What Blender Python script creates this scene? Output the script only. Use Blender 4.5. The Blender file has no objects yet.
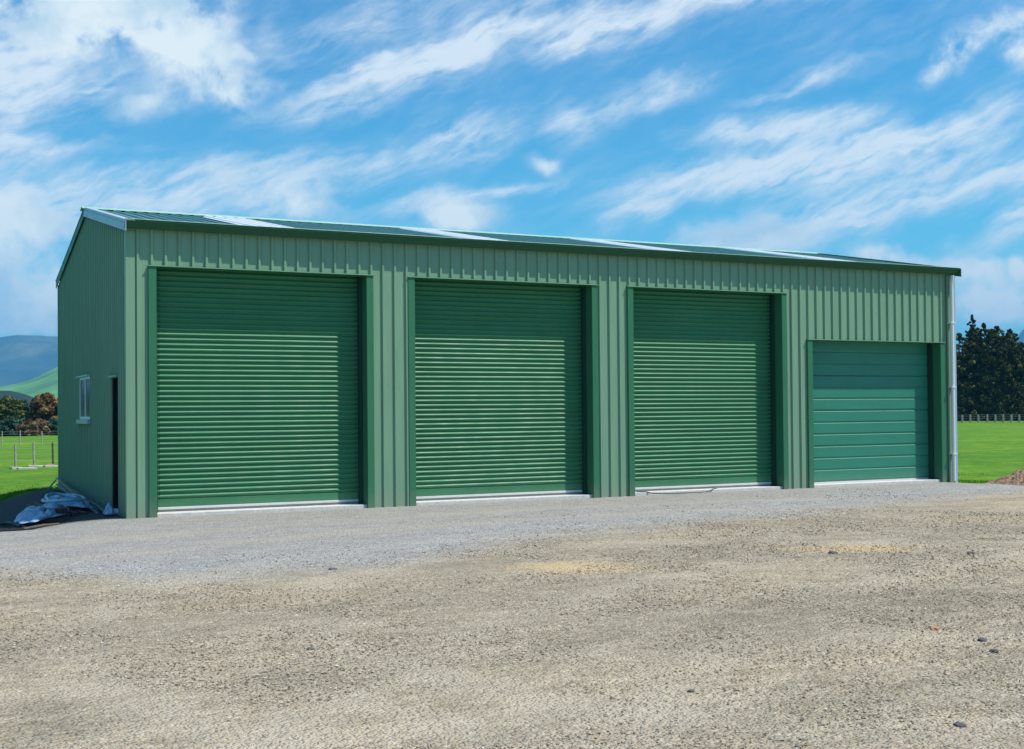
import bpy, math, random
import numpy as np
from mathutils import Matrix, Vector, noise as mnoise

random.seed(7)
rng = np.random.default_rng(11)
S = bpy.context.scene
COL = S.collection
R = math.radians

# ------------------------------------------------------------------ camera numbers
CAM = np.array([-3.021, -18.604, 1.5])
YAW, PITCH, ROLL, FPX, PY = 0.4626, 0.01635, -0.0088, 1241.07, 390.92
_f = np.array([math.sin(YAW)*math.cos(PITCH), math.cos(YAW)*math.cos(PITCH), math.sin(PITCH)])
_r = np.array([math.cos(YAW), -math.sin(YAW), 0.0])
_u = np.cross(_r, _f)
_c, _s = math.cos(ROLL), math.sin(ROLL)
_r, _u = _c*_r + _s*_u, -_s*_r + _c*_u

def ray(px, py):
    """world direction seen at a place in the photograph"""
    d = _r*(px-512)/FPX - _u*(py-PY)/FPX + _f
    return d/np.linalg.norm(d)

def spot(px, dist):
    """ground point in that direction at a given distance"""
    d = ray(px, 405); h = d[:2]/np.linalg.norm(d[:2])
    return CAM[0]+h[0]*dist, CAM[1]+h[1]*dist

# ------------------------------------------------------------------ materials
MATS = {}
def new_mat(name):
    m = bpy.data.materials.new(name); m.use_nodes = True
    nt = m.node_tree; nt.nodes.clear()
    out = nt.nodes.new('ShaderNodeOutputMaterial')
    b = nt.nodes.new('ShaderNodeBsdfPrincipled')
    nt.links.new(b.outputs[0], out.inputs[0])
    MATS[name] = m
    return m, nt, b
def N(nt, typ, **kw):
    n = nt.nodes.new(typ)
    for k, v in kw.items():
        if k.startswith('i_'):
            key = k[2:]
            n.inputs[int(key) if key.isdigit() else key.replace('_', ' ')].default_value = v
        else: setattr(n, k, v)
    return n
def ramp(nt, stops, src=None, interp='LINEAR'):
    n = nt.nodes.new('ShaderNodeValToRGB'); e = n.color_ramp.elements
    n.color_ramp.interpolation = interp
    while len(e) < len(stops): e.new(0.5)
    for k, (p, c) in enumerate(stops):
        e[k].position = p; e[k].color = (c[0], c[1], c[2], 1) if isinstance(c, (tuple, list)) else (c, c, c, 1)
    if src is not None: nt.links.new(src, n.inputs[0])
    return n
def coords(nt):
    return N(nt, 'ShaderNodeTexCoord').outputs['Object']
def mapping(nt, scale=(1,1,1), rot=(0,0,0), src=None):
    m = N(nt, 'ShaderNodeMapping'); m.inputs['Scale'].default_value = scale; m.inputs['Rotation'].default_value = rot
    nt.links.new(src if src is not None else coords(nt), m.inputs[0]); return m.outputs[0]
def noise_tex(nt, scale, detail=4, rough=0.5, vec=None, dist=0.0):
    n = N(nt, 'ShaderNodeTexNoise'); n.inputs['Scale'].default_value = scale
    n.inputs['Detail'].default_value = detail; n.inputs['Roughness'].default_value = rough
    n.inputs['Distortion'].default_value = dist
    nt.links.new(vec if vec is not None else coords(nt), n.inputs['Vector']); return n.outputs['Fac']
def mixc(nt, fac, a, b, blend='MIX'):
    m = N(nt, 'ShaderNodeMix', data_type='RGBA', blend_type=blend)
    for sock, v in ((m.inputs[0], fac), (m.inputs[6], a), (m.inputs[7], b)):
        if hasattr(v, 'is_output'): nt.links.new(v, sock)
        elif isinstance(v, (int, float)): sock.default_value = v
        else: sock.default_value = (v[0], v[1], v[2], 1)
    return m.outputs[2]
def math_n(nt, op, a, b=None, c=None, clamp=False):
    m = N(nt, 'ShaderNodeMath', operation=op, use_clamp=clamp)
    for k, v in enumerate((a, b, c)):
        if v is None: continue
        if hasattr(v, 'is_output'): nt.links.new(v, m.inputs[k])
        else: m.inputs[k].default_value = v
    return m.outputs[0]
def bump(nt, b, h, strength=0.3, dist=0.01):
    n = N(nt, 'ShaderNodeBump'); n.inputs['Strength'].default_value = strength; n.inputs['Distance'].default_value = dist
    nt.links.new(h, n.inputs['Height']); nt.links.new(n.outputs[0], b.inputs['Normal'])

def painted(name, col, rough=0.42, var=0.12, dirt=0.0, streak=(3, 3, 0.35), spec=0.5, metallic=0.0, dirtcol=(0.30, 0.27, 0.22), basedirt=0.0):
    """painted or galvanised sheet metal with faint streaks, dust and uneven gloss"""
    m, nt, b = new_mat(name)
    v = noise_tex(nt, 2.0, 6, 0.6, mapping(nt, streak))
    lo = tuple(max(0, c*(1-var)) for c in col); hi = tuple(min(1, c*(1+var)) for c in col)
    base = ramp(nt, [(0.3, lo), (0.7, hi)], v).outputs[0]
    if dirt > 0:
        d = ramp(nt, [(0.45, 0.0), (0.8, dirt)], noise_tex(nt, 5.0, 8, 0.65, mapping(nt, (1, 1, 0.25)))).outputs[0]
        base = mixc(nt, d, base, dirtcol)
    if basedirt > 0:     # road dust splashed on the lowest hand's breadth
        z = N(nt, 'ShaderNodeSeparateXYZ'); g = N(nt, 'ShaderNodeNewGeometry')
        nt.links.new(g.outputs['Position'], z.inputs[0])
        n2 = noise_tex(nt, 9.0, 6, 0.7)
        hgt = math_n(nt, 'SUBTRACT', z.outputs[2], math_n(nt, 'MULTIPLY', n2, 0.35))
        f = N(nt, 'ShaderNodeMapRange'); f.inputs[1].default_value = 0.12; f.inputs[2].default_value = -0.15
        f.inputs[3].default_value = 0; f.inputs[4].default_value = basedirt
        nt.links.new(hgt, f.inputs[0])
        base = mixc(nt, f.outputs[0], base, dirtcol)
    nt.links.new(base, b.inputs['Base Color'])
    rr = ramp(nt, [(0.3, rough*0.8), (0.75, min(1.0, rough*1.25))], noise_tex(nt, 4.0, 5)).outputs[0]
    nt.links.new(rr, b.inputs['Roughness'])
    b.inputs['Specular IOR Level'].default_value = spec
    b.inputs['Metallic'].default_value = metallic
    bump(nt, b, noise_tex(nt, 1.6, 4, 0.5, mapping(nt, (1.6, 1.6, 0.6))), 0.22, 0.03)
    return m

painted('wall_paint', (0.180, 0.325, 0.200), 0.42, 0.08, 0.10, basedirt=0.35)
painted('flashing_green', (0.034, 0.165, 0.080), 0.45, 0.08, basedirt=0.25, spec=0.35)
painted('roller_green', (0.034, 0.185, 0.082), 0.46, 0.10, 0.07, streak=(0.5, 1, 3), basedirt=0.2, spec=0.3)
painted('panel_door_green', (0.024, 0.205, 0.130), 0.45, 0.06, 0.03, streak=(0.5, 1, 3), basedirt=0.2)
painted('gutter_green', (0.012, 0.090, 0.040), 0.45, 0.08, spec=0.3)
painted('roof_paint', (0.10, 0.25, 0.22), 0.45, 0.10, 0.03)
painted('ridge_paint', (0.34, 0.58, 0.42), 0.35, 0.08)
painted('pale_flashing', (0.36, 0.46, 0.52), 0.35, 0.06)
painted('corner_blue', (0.30, 0.45, 0.55), 0.35, 0.06)
painted('white_plastic', (0.70, 0.71, 0.70), 0.35, 0.03, 0.06)
painted('rubber_seal', (0.62, 0.62, 0.60), 0.55, 0.05, 0.15)
painted('aluminium', (0.72, 0.78, 0.80), 0.35, 0.05, 0.05)
painted('dark_interior_door', (0.008, 0.014, 0.014), 0.6, 0.1, spec=0.2)
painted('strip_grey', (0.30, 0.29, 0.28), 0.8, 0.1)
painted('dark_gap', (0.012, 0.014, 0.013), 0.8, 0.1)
painted('track_steel', (0.012, 0.052, 0.032), 0.5, 0.1, spec=0.3)
painted('steel_grey', (0.16, 0.17, 0.18), 0.45, 0.15, 0.1)
painted('rusty_brown', (0.085, 0.040, 0.032), 0.75, 0.35, 0.25, dirtcol=(0.05, 0.05, 0.05))
painted('black_pipe', (0.016, 0.017, 0.020), 0.6, 0.2, spec=0.3)
painted('wire', (0.30, 0.30, 0.30), 0.5, 0.1)

m, nt, b = new_mat('concrete')
c = ramp(nt, [(0.3, (0.46, 0.44, 0.41)), (0.7, (0.66, 0.64, 0.60))], noise_tex(nt, 12, 8, 0.7)).outputs[0]
nt.links.new(c, b.inputs['Base Color']); b.inputs['Roughness'].default_value = 0.9
bump(nt, b, noise_tex(nt, 60, 4), 0.4, 0.004)

m, nt, b = new_mat('skylight_sheet')
c = ramp(nt, [(0.3, (0.84, 0.86, 0.87)), (0.7, (0.90, 0.91, 0.92))], noise_tex(nt, 5, 4)).outputs[0]
nt.links.new(c, b.inputs['Base Color']); b.inputs['Roughness'].default_value = 0.6

m, nt, b = new_mat('window_glass')
b.inputs['Base Color'].default_value = (0.02, 0.03, 0.03, 1); b.inputs['Roughness'].default_value = 0.15
b.inputs['Specular IOR Level'].default_value = 0.1

def plastic_sheet(name, a, b2, rough=0.3):
    m, nt, b = new_mat(name)
    c = ramp(nt, [(0.35, a), (0.65, b2)], noise_tex(nt, 6, 6, 0.6)).outputs[0]
    nt.links.new(c, b.inputs['Base Color']); b.inputs['Roughness'].default_value = rough
    bump(nt, b, noise_tex(nt, 9, 5, 0.6, dist=1.5), 0.7, 0.03)
plastic_sheet('blue_plastic', (0.14, 0.24, 0.38), (0.44, 0.56, 0.70))
plastic_sheet('pale_hose', (0.28, 0.46, 0.56), (0.42, 0.60, 0.68), 0.35)
plastic_sheet('grey_hose', (0.10, 0.11, 0.11), (0.16, 0.16, 0.15), 0.5)

def rough_mat(name, stops, scale, detail=6, rgh=0.9, bs=0.5, bd=0.02, stretch=(1,1,1)):
    m, nt, b = new_mat(name)
    v = mapping(nt, stretch)
    c = ramp(nt, stops, noise_tex(nt, scale, detail, 0.65, v)).outputs[0]
    nt.links.new(c, b.inputs['Base Color']); b.inputs['Roughness'].default_value = rgh
    b.inputs['Specular IOR Level'].default_value = 0.25
    bump(nt, b, noise_tex(nt, scale*2, detail, 0.6, v), bs, bd)
    return m
rough_mat('timber_grey', [(0.3, (0.30, 0.27, 0.23)), (0.7, (0.48, 0.45, 0.40))], 6, stretch=(4, 4, 0.5))
rough_mat('post_dark', [(0.3, (0.07, 0.06, 0.05)), (0.7, (0.15, 0.13, 0.11))], 6, stretch=(4, 4, 0.5))
rough_mat('pale_block', [(0.3, (0.34, 0.33, 0.26)), (0.7, (0.60, 0.58, 0.48))], 8)
rough_mat('bark', [(0.3, (0.05, 0.04, 0.03)), (0.7, (0.13, 0.10, 0.08))], 5, stretch=(3, 3, 0.5))
rough_mat('soil', [(0.28, (0.13, 0.075, 0.045)), (0.5, (0.27, 0.175, 0.115)), (0.75, (0.46, 0.36, 0.27))], 9, 10, bs=1.0, bd=0.05)
rough_mat('dark_stone', [(0.3, (0.06, 0.058, 0.055)), (0.7, (0.16, 0.155, 0.145))], 30, bd=0.005)
rough_mat('red_stone', [(0.3, (0.40, 0.17, 0.10)), (0.7, (0.55, 0.28, 0.18))], 30, bd=0.005)
rough_mat('pale_stone', [(0.3, (0.50, 0.48, 0.43)), (0.7, (0.66, 0.64, 0.58))], 30, bd=0.005)

def leaf_mat(name, stops, trans=0.15):
    m, nt, b = new_mat(name)
    a = N(nt, 'ShaderNodeAttribute'); a.attribute_name = 'tint'
    c = ramp(nt, stops, a.outputs['Fac']).outputs[0]
    nt.links.new(c, b.inputs['Base Color']); b.inputs['Roughness'].default_value = 0.65
    b.inputs['Specular IOR Level'].default_value = 0.08
    t = N(nt, 'ShaderNodeBsdfTranslucent'); nt.links.new(c, t.inputs[0])
    mx = N(nt, 'ShaderNodeMixShader'); mx.inputs[0].default_value = trans
    nt.links.new(b.outputs[0], mx.inputs[1]); nt.links.new(t.outputs[0], mx.inputs[2])
    nt.links.new(mx.outputs[0], nt.nodes['Material Output'].inputs[0])
leaf_mat('conifer_leaf', [(0.0, (0.016, 0.026, 0.007)), (0.6, (0.048, 0.062, 0.014)), (1.0, (0.16, 0.155, 0.036))], 0.08)
leaf_mat('olive_leaf', [(0.0, (0.035, 0.055, 0.016)), (0.6, (0.095, 0.125, 0.032)), (1.0, (0.22, 0.23, 0.06))])
leaf_mat('copper_leaf', [(0.0, (0.055, 0.034, 0.018)), (0.5, (0.18, 0.105, 0.045)), (1.0, (0.34, 0.22, 0.09))])
leaf_mat('shrub_leaf', [(0.0, (0.06, 0.03, 0.02)), (0.5, (0.16, 0.10, 0.06)), (1.0, (0.34, 0.25, 0.12))])
leaf_mat('bluegreen_leaf', [(0.0, (0.02, 0.05, 0.035)), (0.6, (0.04, 0.09, 0.06)), (1.0, (0.09, 0.14, 0.09))])
leaf_mat('grass_blade', [(0.0, (0.08, 0.19, 0.015)), (0.6, (0.13, 0.28, 0.025)), (1.0, (0.22, 0.34, 0.06))], 0.3)

# field
m, nt, b = new_mat('field_grass')
big = noise_tex(nt, 0.06, 5, 0.6, mapping(nt, (1, 0.6, 1)))
fine = noise_tex(nt, 1.7, 9, 0.75)
c1 = ramp(nt, [(0.28, (0.050, 0.150, 0.010)), (0.48, (0.105, 0.240, 0.014)), (0.62, (0.17, 0.31, 0.030)), (0.78, (0.30, 0.36, 0.08))], fine).outputs[0]
c2 = ramp(nt, [(0.35, (0.72, 0.82, 0.8)), (0.65, (1.25, 1.08, 1.1))], big).outputs[0]
cc = mixc(nt, 1.0, c1, c2, 'MULTIPLY')
sp = ramp(nt, [(0.47, 0.0), (0.60, 0.85)], noise_tex(nt, 0.32, 9, 0.75, mapping(nt, (0.8, 1.0, 1)))).outputs[0]
cc = mixc(nt, sp, cc, (0.062, 0.175, 0.014))
nt.links.new(cc, b.inputs['Base Color']); b.inputs['Roughness'].default_value = 0.85
b.inputs['Specular IOR Level'].default_value = 0.1
bump(nt, b, noise_tex(nt, 9, 8, 0.8), 0.9, 0.06)

# yard: grey gravel apron by the shed, browner dusty gravel beyond a wandering line
m, nt, b = new_mat('yard_gravel')
co = coords(nt)
sx = N(nt, 'ShaderNodeSeparateXYZ'); nt.links.new(co, sx.inputs[0])
fc = N(nt, 'ShaderNodeFloatCurve')
pts = [(-16, -6.5), (-5, -5.6), (-2, -6.0), (-1.2, -6.9), (-0.5, -7.3), (0.4, -7.25), (1.8, -6.85), (3.3, -5.9), (4.9, -5.15), (8.4, -4.6), (14.5, -2.9), (20, -2.4), (36, -2)]
cv = fc.mapping.curves[0]
while len(cv.points) < len(pts): cv.points.new(0.5, 0.5)
for p_, (x_, y_) in zip(cv.points, pts): p_.location = ((x_+16)/52, (y_+12)/12)
fc.mapping.update()
nt.links.new(math_n(nt, 'MULTIPLY_ADD', sx.outputs[0], 1/52, 16/52), fc.inputs['Value'])
yb = math_n(nt, 'MULTIPLY_ADD', fc.outputs[0], 12, -12)
d = math_n(nt, 'SUBTRACT', sx.outputs[1], yb)
wob = noise_tex(nt, 1.1, 8, 0.65, mapping(nt, (0.6, 1, 1)))
d = math_n(nt, 'ADD', d, math_n(nt, 'MULTIPLY_ADD', wob, 2.4, -1.2))
d = math_n(nt, 'ADD', d, math_n(nt, 'MULTIPLY_ADD', noise_tex(nt, 25, 4, 0.7), 1.2, -0.6))
mk = N(nt, 'ShaderNodeMapRange', interpolation_type='SMOOTHSTEP'); mk.inputs[1].default_value = -0.9; mk.inputs[2].default_value = 1.1
nt.links.new(d, mk.inputs[0])
# stone speckle at two sizes
vor = N(nt, 'ShaderNodeTexVoronoi'); vor.inputs['Scale'].default_value = 55; nt.links.new(co, vor.inputs['Vector'])
vor2 = N(nt, 'ShaderNodeTexVoronoi'); vor2.inputs['Scale'].default_value = 24; nt.links.new(co, vor2.inputs['Vector'])
bw1 = N(nt, 'ShaderNodeSeparateColor'); nt.links.new(vor.outputs['Color'], bw1.inputs[0])
bw2 = N(nt, 'ShaderNodeSeparateColor'); nt.links.new(vor2.outputs['Color'], bw2.inputs[0])
vor3 = N(nt, 'ShaderNodeTexVoronoi'); vor3.inputs['Scale'].default_value = 110; nt.links.new(co, vor3.inputs['Vector'])
bw3 = N(nt, 'ShaderNodeSeparateColor'); nt.links.new(vor3.outputs['Color'], bw3.inputs[0])
spk = math_n(nt, 'ADD', math_n(nt, 'ADD', math_n(nt, 'MULTIPLY', bw1.outputs[0], 0.42), math_n(nt, 'MULTIPLY', bw2.outputs[0], 0.36)), math_n(nt, 'MULTIPLY', bw3.outputs[0], 0.22))
brown = ramp(nt, [(0.08, (0.210, 0.175, 0.122)), (0.35, (0.345, 0.292, 0.210)), (0.65, (0.42, 0.360, 0.268)), (0.92, (0.545, 0.485, 0.375))], spk).outputs[0]
grey = ramp(nt, [(0.08, (0.21, 0.20, 0.185)), (0.35, (0.325, 0.311, 0.285)), (0.65, (0.375, 0.36, 0.33)), (0.92, (0.49, 0.475, 0.44))], spk).outputs[0]
# patches: darker damp rough zones and pale packed dust, stretched along the driving direction
pn = noise_tex(nt, 0.55, 7, 0.62, mapping(nt, (0.45, 1.25, 1), (0, 0, R(14))), 0.6)
pt = ramp(nt, [(0.32, (0.80, 0.80, 0.79)), (0.5, (1.0, 1.0, 1.0)), (0.66, (1.13, 1.11, 1.07))], pn).outputs[0]
pn2 = noise_tex(nt, 2.6, 8, 0.7, mapping(nt, (0.6, 1.3, 1)))
pt2 = ramp(nt, [(0.32, (0.76, 0.76, 0.76)), (0.62, (1.10, 1.10, 1.09))], pn2).outputs[0]
brown = mixc(nt, 1.0, mixc(nt, 1.0, brown, pt, 'MULTIPLY'), pt2, 'MULTIPLY')
# coarser blue-grey stones collect along the apron's lower edge
edge = N(nt, 'ShaderNodeMapRange', interpolation_type='SMOOTHSTEP'); edge.inputs[1].default_value = 2.6; edge.inputs[2].default_value = 0.3
nt.links.new(d, edge.inputs[0])
coarse = ramp(nt, [(0.15, (0.20, 0.205, 0.21)), (0.5, (0.36, 0.365, 0.365)), (0.85, (0.58, 0.58, 0.57))], spk).outputs[0]
ef = math_n(nt, 'MULTIPLY', edge.outputs[0], ramp(nt, [(0.38, 0.15), (0.62, 0.85)], noise_tex(nt, 1.5, 6, 0.65)).outputs[0])
grey = mixc(nt, ef, grey, coarse)
grey = mixc(nt, 0.6, grey, mixc(nt, 1.0, grey, pt2, 'MULTIPLY'))
base = mixc(nt, mk.outputs[0], brown, grey)
# packed tyre tracks: pale arcs where wheels have turned, (centre, radius, half width, strength)
for tx, ty, tr, tw_, ta in [(3.6, -10.9, 4.1, 0.17, 0.5), (3.6, -10.9, 5.6, 0.17, 0.45), (3.9, -11.4, 4.9, 0.13, 0.3), (9.5, -22.0, 14.2, 0.18, 0.4), (9.5, -22.0, 12.6, 0.18, 0.4), (-2.0, -24.5, 11.4, 0.16, 0.35), (-2.0, -24.5, 13.0, 0.16, 0.35), (6.0, -19.0, 15.7, 0.22, 0.45), (6.0, -19.2, 17.4, 0.22, 0.4)]:
    dv = N(nt, 'ShaderNodeVectorMath', operation='SUBTRACT'); nt.links.new(co, dv.inputs[0]); dv.inputs[1].default_value = (tx, ty, 0)
    ln_ = N(nt, 'ShaderNodeVectorMath', operation='LENGTH'); nt.links.new(dv.outputs[0], ln_.inputs[0])
    e_ = math_n(nt, 'ABSOLUTE', math_n(nt, 'ADD', math_n(nt, 'SUBTRACT', ln_.outputs['Value'], tr), math_n(nt, 'MULTIPLY_ADD', wob, 0.5, -0.25)))
    mr_ = N(nt, 'ShaderNodeMapRange', interpolation_type='SMOOTHSTEP'); mr_.inputs[1].default_value = tw_*1.9; mr_.inputs[2].default_value = tw_*0.4
    mr_.inputs[3].default_value = 0; mr_.inputs[4].default_value = ta*0.95; nt.links.new(e_, mr_.inputs[0])
    base = mixc(nt, math_n(nt, 'MULTIPLY', mr_.outputs[0], ramp(nt, [(0.35, 0.1), (0.6, 1.0)], pn).outputs[0]), base, (0.485, 0.425, 0.325))
# patches of yellow clay worn through (centre x, y, half sizes)
def patch(cx, cy, rx, ry, rot, amp):
    mp = N(nt, 'ShaderNodeMapping', vector_type='TEXTURE'); mp.inputs['Location'].default_value = (cx, cy, 0)
    mp.inputs['Rotation'].default_value = (0, 0, rot); mp.inputs['Scale'].default_value = (rx, ry, 1000)
    nt.links.new(co, mp.inputs[0])
    ln = N(nt, 'ShaderNodeVectorMath', operation='LENGTH'); nt.links.new(mp.outputs[0], ln.inputs[0])
    l2 = math_n(nt, 'ADD', ln.outputs['Value'], math_n(nt, 'MULTIPLY_ADD', noise_tex(nt, 7, 8, 0.8), 3.0, -1.5))
    mr = N(nt, 'ShaderNodeMapRange', interpolation_type='SMOOTHSTEP'); mr.inputs[1].default_value = 1.15; mr.inputs[2].default_value = 0.2
    mr.inputs[3].default_value = 0; mr.inputs[4].default_value = amp
    nt.links.new(l2, mr.inputs[0]); return mr.outputs[0]
for args in [(2.85, -8.25, 0.75, 0.45, -0.45, 0.85), (6.1, -8.3, 1.0, 0.40, -0.45, 0.85), (13.3, -4.9, 1.3, 0.5, -0.3, 0.45), (9.8, -6.6, 0.8, 0.4, -0.3, 0.3), (-0.3, -8.8, 1.2, 0.5, 0, 0.15)]:
    base = mixc(nt, patch(*args), base, (0.58, 0.43, 0.23))
# strip along the side wall, darkened in colour to deepen the shed's shade
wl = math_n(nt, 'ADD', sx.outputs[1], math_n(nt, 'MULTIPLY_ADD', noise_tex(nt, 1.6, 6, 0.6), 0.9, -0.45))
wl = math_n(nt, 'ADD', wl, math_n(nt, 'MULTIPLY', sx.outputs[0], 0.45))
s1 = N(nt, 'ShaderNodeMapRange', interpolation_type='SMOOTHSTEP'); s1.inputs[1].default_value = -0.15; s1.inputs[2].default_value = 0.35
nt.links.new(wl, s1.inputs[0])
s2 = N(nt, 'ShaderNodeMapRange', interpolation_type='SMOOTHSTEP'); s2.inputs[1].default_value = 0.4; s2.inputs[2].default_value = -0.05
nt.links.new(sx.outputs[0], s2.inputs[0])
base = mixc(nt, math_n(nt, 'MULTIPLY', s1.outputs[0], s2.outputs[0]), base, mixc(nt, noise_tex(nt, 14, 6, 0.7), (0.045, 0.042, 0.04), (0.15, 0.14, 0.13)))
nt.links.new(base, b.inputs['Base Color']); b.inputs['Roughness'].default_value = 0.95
b.inputs['Specular IOR Level'].default_value = 0.15
hh = math_n(nt, 'ADD', math_n(nt, 'MULTIPLY', vor.outputs['Distance'], -0.6), math_n(nt, 'MULTIPLY', vor2.outputs['Distance'], -0.7))
hh = math_n(nt, 'ADD', hh, math_n(nt, 'MULTIPLY', pn2, 1.2))
bump(nt, b, hh, 0.85, 0.034)

m, nt, b = new_mat('loose_stone')
a = N(nt, 'ShaderNodeAttribute'); a.attribute_name = 'tint'
c = ramp(nt, [(0.0, (0.13, 0.115, 0.09)), (0.12, (0.21, 0.17, 0.12)), (0.5, (0.345, 0.285, 0.20)), (0.85, (0.44, 0.375, 0.275)), (1.0, (0.56, 0.52, 0.44))], a.outputs['Fac']).outputs[0]
nt.links.new(c, b.inputs['Base Color']); b.inputs['Roughness'].default_value = 0.9
m, nt, b = new_mat('loose_grey_stone')
a = N(nt, 'ShaderNodeAttribute'); a.attribute_name = 'tint'
c = ramp(nt, [(0.0, (0.16, 0.155, 0.15)), (0.4, (0.35, 0.34, 0.33)), (1.0, (0.55, 0.54, 0.51))], a.outputs['Fac']).outputs[0]
nt.links.new(c, b.inputs['Base Color']); b.inputs['Roughness'].default_value = 0.9

rough_mat('hill_grass', [(0.35, (0.05, 0.14, 0.035)), (0.5, (0.10, 0.26, 0.06)), (0.7, (0.17, 0.34, 0.10))], 0.006, 7, bs=0.4, bd=20)
rough_mat('hill_forest', [(0.3, (0.006, 0.016, 0.012)), (0.7, (0.018, 0.040, 0.024))], 0.03, 7, bs=0.8, bd=10)
rough_mat('mountain_rock', [(0.32, (0.012, 0.025, 0.022)), (0.52, (0.05, 0.075, 0.045)), (0.66, (0.18, 0.19, 0.12))], 0.0016, 9, bs=0.6, bd=80)

# ------------------------------------------------------------------ object helpers
def tag(o, label=None, cat=None, group=None, kind=None):
    for k, v in (('label', label), ('category', cat), ('group', group), ('kind', kind)):
        if v: o[k] = v
    return o
def empty(name, loc, rz=0.0, **kw):
    o = bpy.data.objects.new(name, None); COL.objects.link(o)
    o.location = loc; o.rotation_euler = (0, 0, rz); o.empty_display_size = 0.3
    return tag(o, **kw)

class MB:
    def __init__(s): s.v = []; s.f = []; s.sm = False
    def add(s, vs, fs):
        o = len(s.v); s.v += [tuple(map(float, v)) for v in vs]; s.f += [tuple(i+o for i in f) for f in fs]; return s
    def box(s, x0, x1, y0, y1, z0, z1):
        vs = [(x, y, z) for x in (x0, x1) for y in (y0, y1) for z in (z0, z1)]
        return s.add(vs, [(0, 1, 3, 2), (4, 6, 7, 5), (0, 4, 5, 1), (2, 3, 7, 6), (0, 2, 6, 4), (1, 5, 7, 3)])
    def bar(s, p, q, w, h=None):
        h = h or w; p = Vector(p); q = Vector(q); d = (q-p).normalized()
        up = Vector((0, 0, 1)) if abs(d.z) < 0.95 else Vector((0, 1, 0))
        a = d.cross(up).normalized()*w/2; c = a.cross(d).normalized()*h/2
        vs = [p+i*a+j*c for i, j in ((-1,-1),(1,-1),(1,1),(-1,1))] + [q+i*a+j*c for i, j in ((-1,-1),(1,-1),(1,1),(-1,1))]
        return s.add(vs, [(3,2,1,0),(4,5,6,7),(0,1,5,4),(1,2,6,5),(2,3,7,6),(3,0,4,7)])
    def tube(s, pts, rad, n=8, cap=True):
        pts = [Vector(p) for p in pts]
        rads = rad if isinstance(rad, (list, tuple)) else [rad]*len(pts)
        rings = []
        for i, p in enumerate(pts):
            t = (pts[min(i+1, len(pts)-1)] - pts[max(i-1, 0)]).normalized()
            up = Vector((0, 0, 1)) if abs(t.z) < 0.9 else Vector((0, 1, 0))
            a = t.cross(up).normalized(); c = a.cross(t)
            rings.append([p + rads[i]*(math.cos(2*math.pi*k/n)*a + math.sin(2*math.pi*k/n)*c) for k in range(n)])
        vs = [v for r in rings for v in r]; fs = []
        for i in range(len(rings)-1):
            for k in range(n):
                k2 = (k+1) % n; fs.append((i*n+k, i*n+k2, (i+1)*n+k2, (i+1)*n+k))
        if cap: fs += [tuple(range(n))[::-1], tuple((len(rings)-1)*n+k for k in range(n))]
        s.sm = True
        return s.add(vs, fs)
    def prism_x(s, prof, x0, x1):
        """closed y-z outline pushed along x"""
        n = len(prof); vs = [(x0, y, z) for y, z in prof] + [(x1, y, z) for y, z in prof]
        return s.add(vs, [tuple(range(n)), tuple(range(2*n-1, n-1, -1))] + [(k, k+n, (k+1) % n+n, (k+1) % n) for k in range(n)])
    def build(s, name, mat, parent=None, smooth=None, bevel=0.0, label=None):
        me = bpy.data.meshes.new(name); me.from_pydata(s.v, [], s.f)
        me.materials.append(MATS[mat]); me.validate(); me.update()
        if s.sm if smooth is None else smooth:
            me.shade_smooth()
            if smooth is None: me.set_sharp_from_angle(angle=R(45))
        o = bpy.data.objects.new(name, me); COL.objects.link(o)
        if parent: o.parent = parent
        if bevel:
            bm = o.modifiers.new('edge', 'BEVEL'); bm.width = bevel; bm.segments = 2; bm.limit_method = 'ANGLE'
        if label: o['label'] = label
        return o
def np_mesh(name, V, F, mat, parent=None, tint=None, smooth=False):
    """fast mesh from arrays; F is (n,3) or (n,4)"""
    V = np.asarray(V, dtype=np.float32); F = np.asarray(F, dtype=np.int32); k = F.shape[1]
    me = bpy.data.meshes.new(name)
    me.vertices.add(len(V)); me.vertices.foreach_set('co', V.ravel())
    me.loops.add(F.size); me.loops.foreach_set('vertex_index', F.ravel())
    me.polygons.add(len(F)); me.polygons.foreach_set('loop_start', np.arange(0, F.size, k, dtype=np.int32))
    me.polygons.foreach_set('loop_total', np.full(len(F), k, dtype=np.int32))
    if tint is not None:
        at = me.attributes.new('tint', 'FLOAT', 'FACE'); at.data.foreach_set('value', np.asarray(tint, dtype=np.float32))
    me.materials.append(MATS[mat]); me.update(calc_edges=True)
    me.polygons.foreach_set('use_smooth', np.full(len(F), smooth))
    o = bpy.data.objects.new(name, me); COL.objects.link(o)
    if parent: o.parent = parent
    return o

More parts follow.
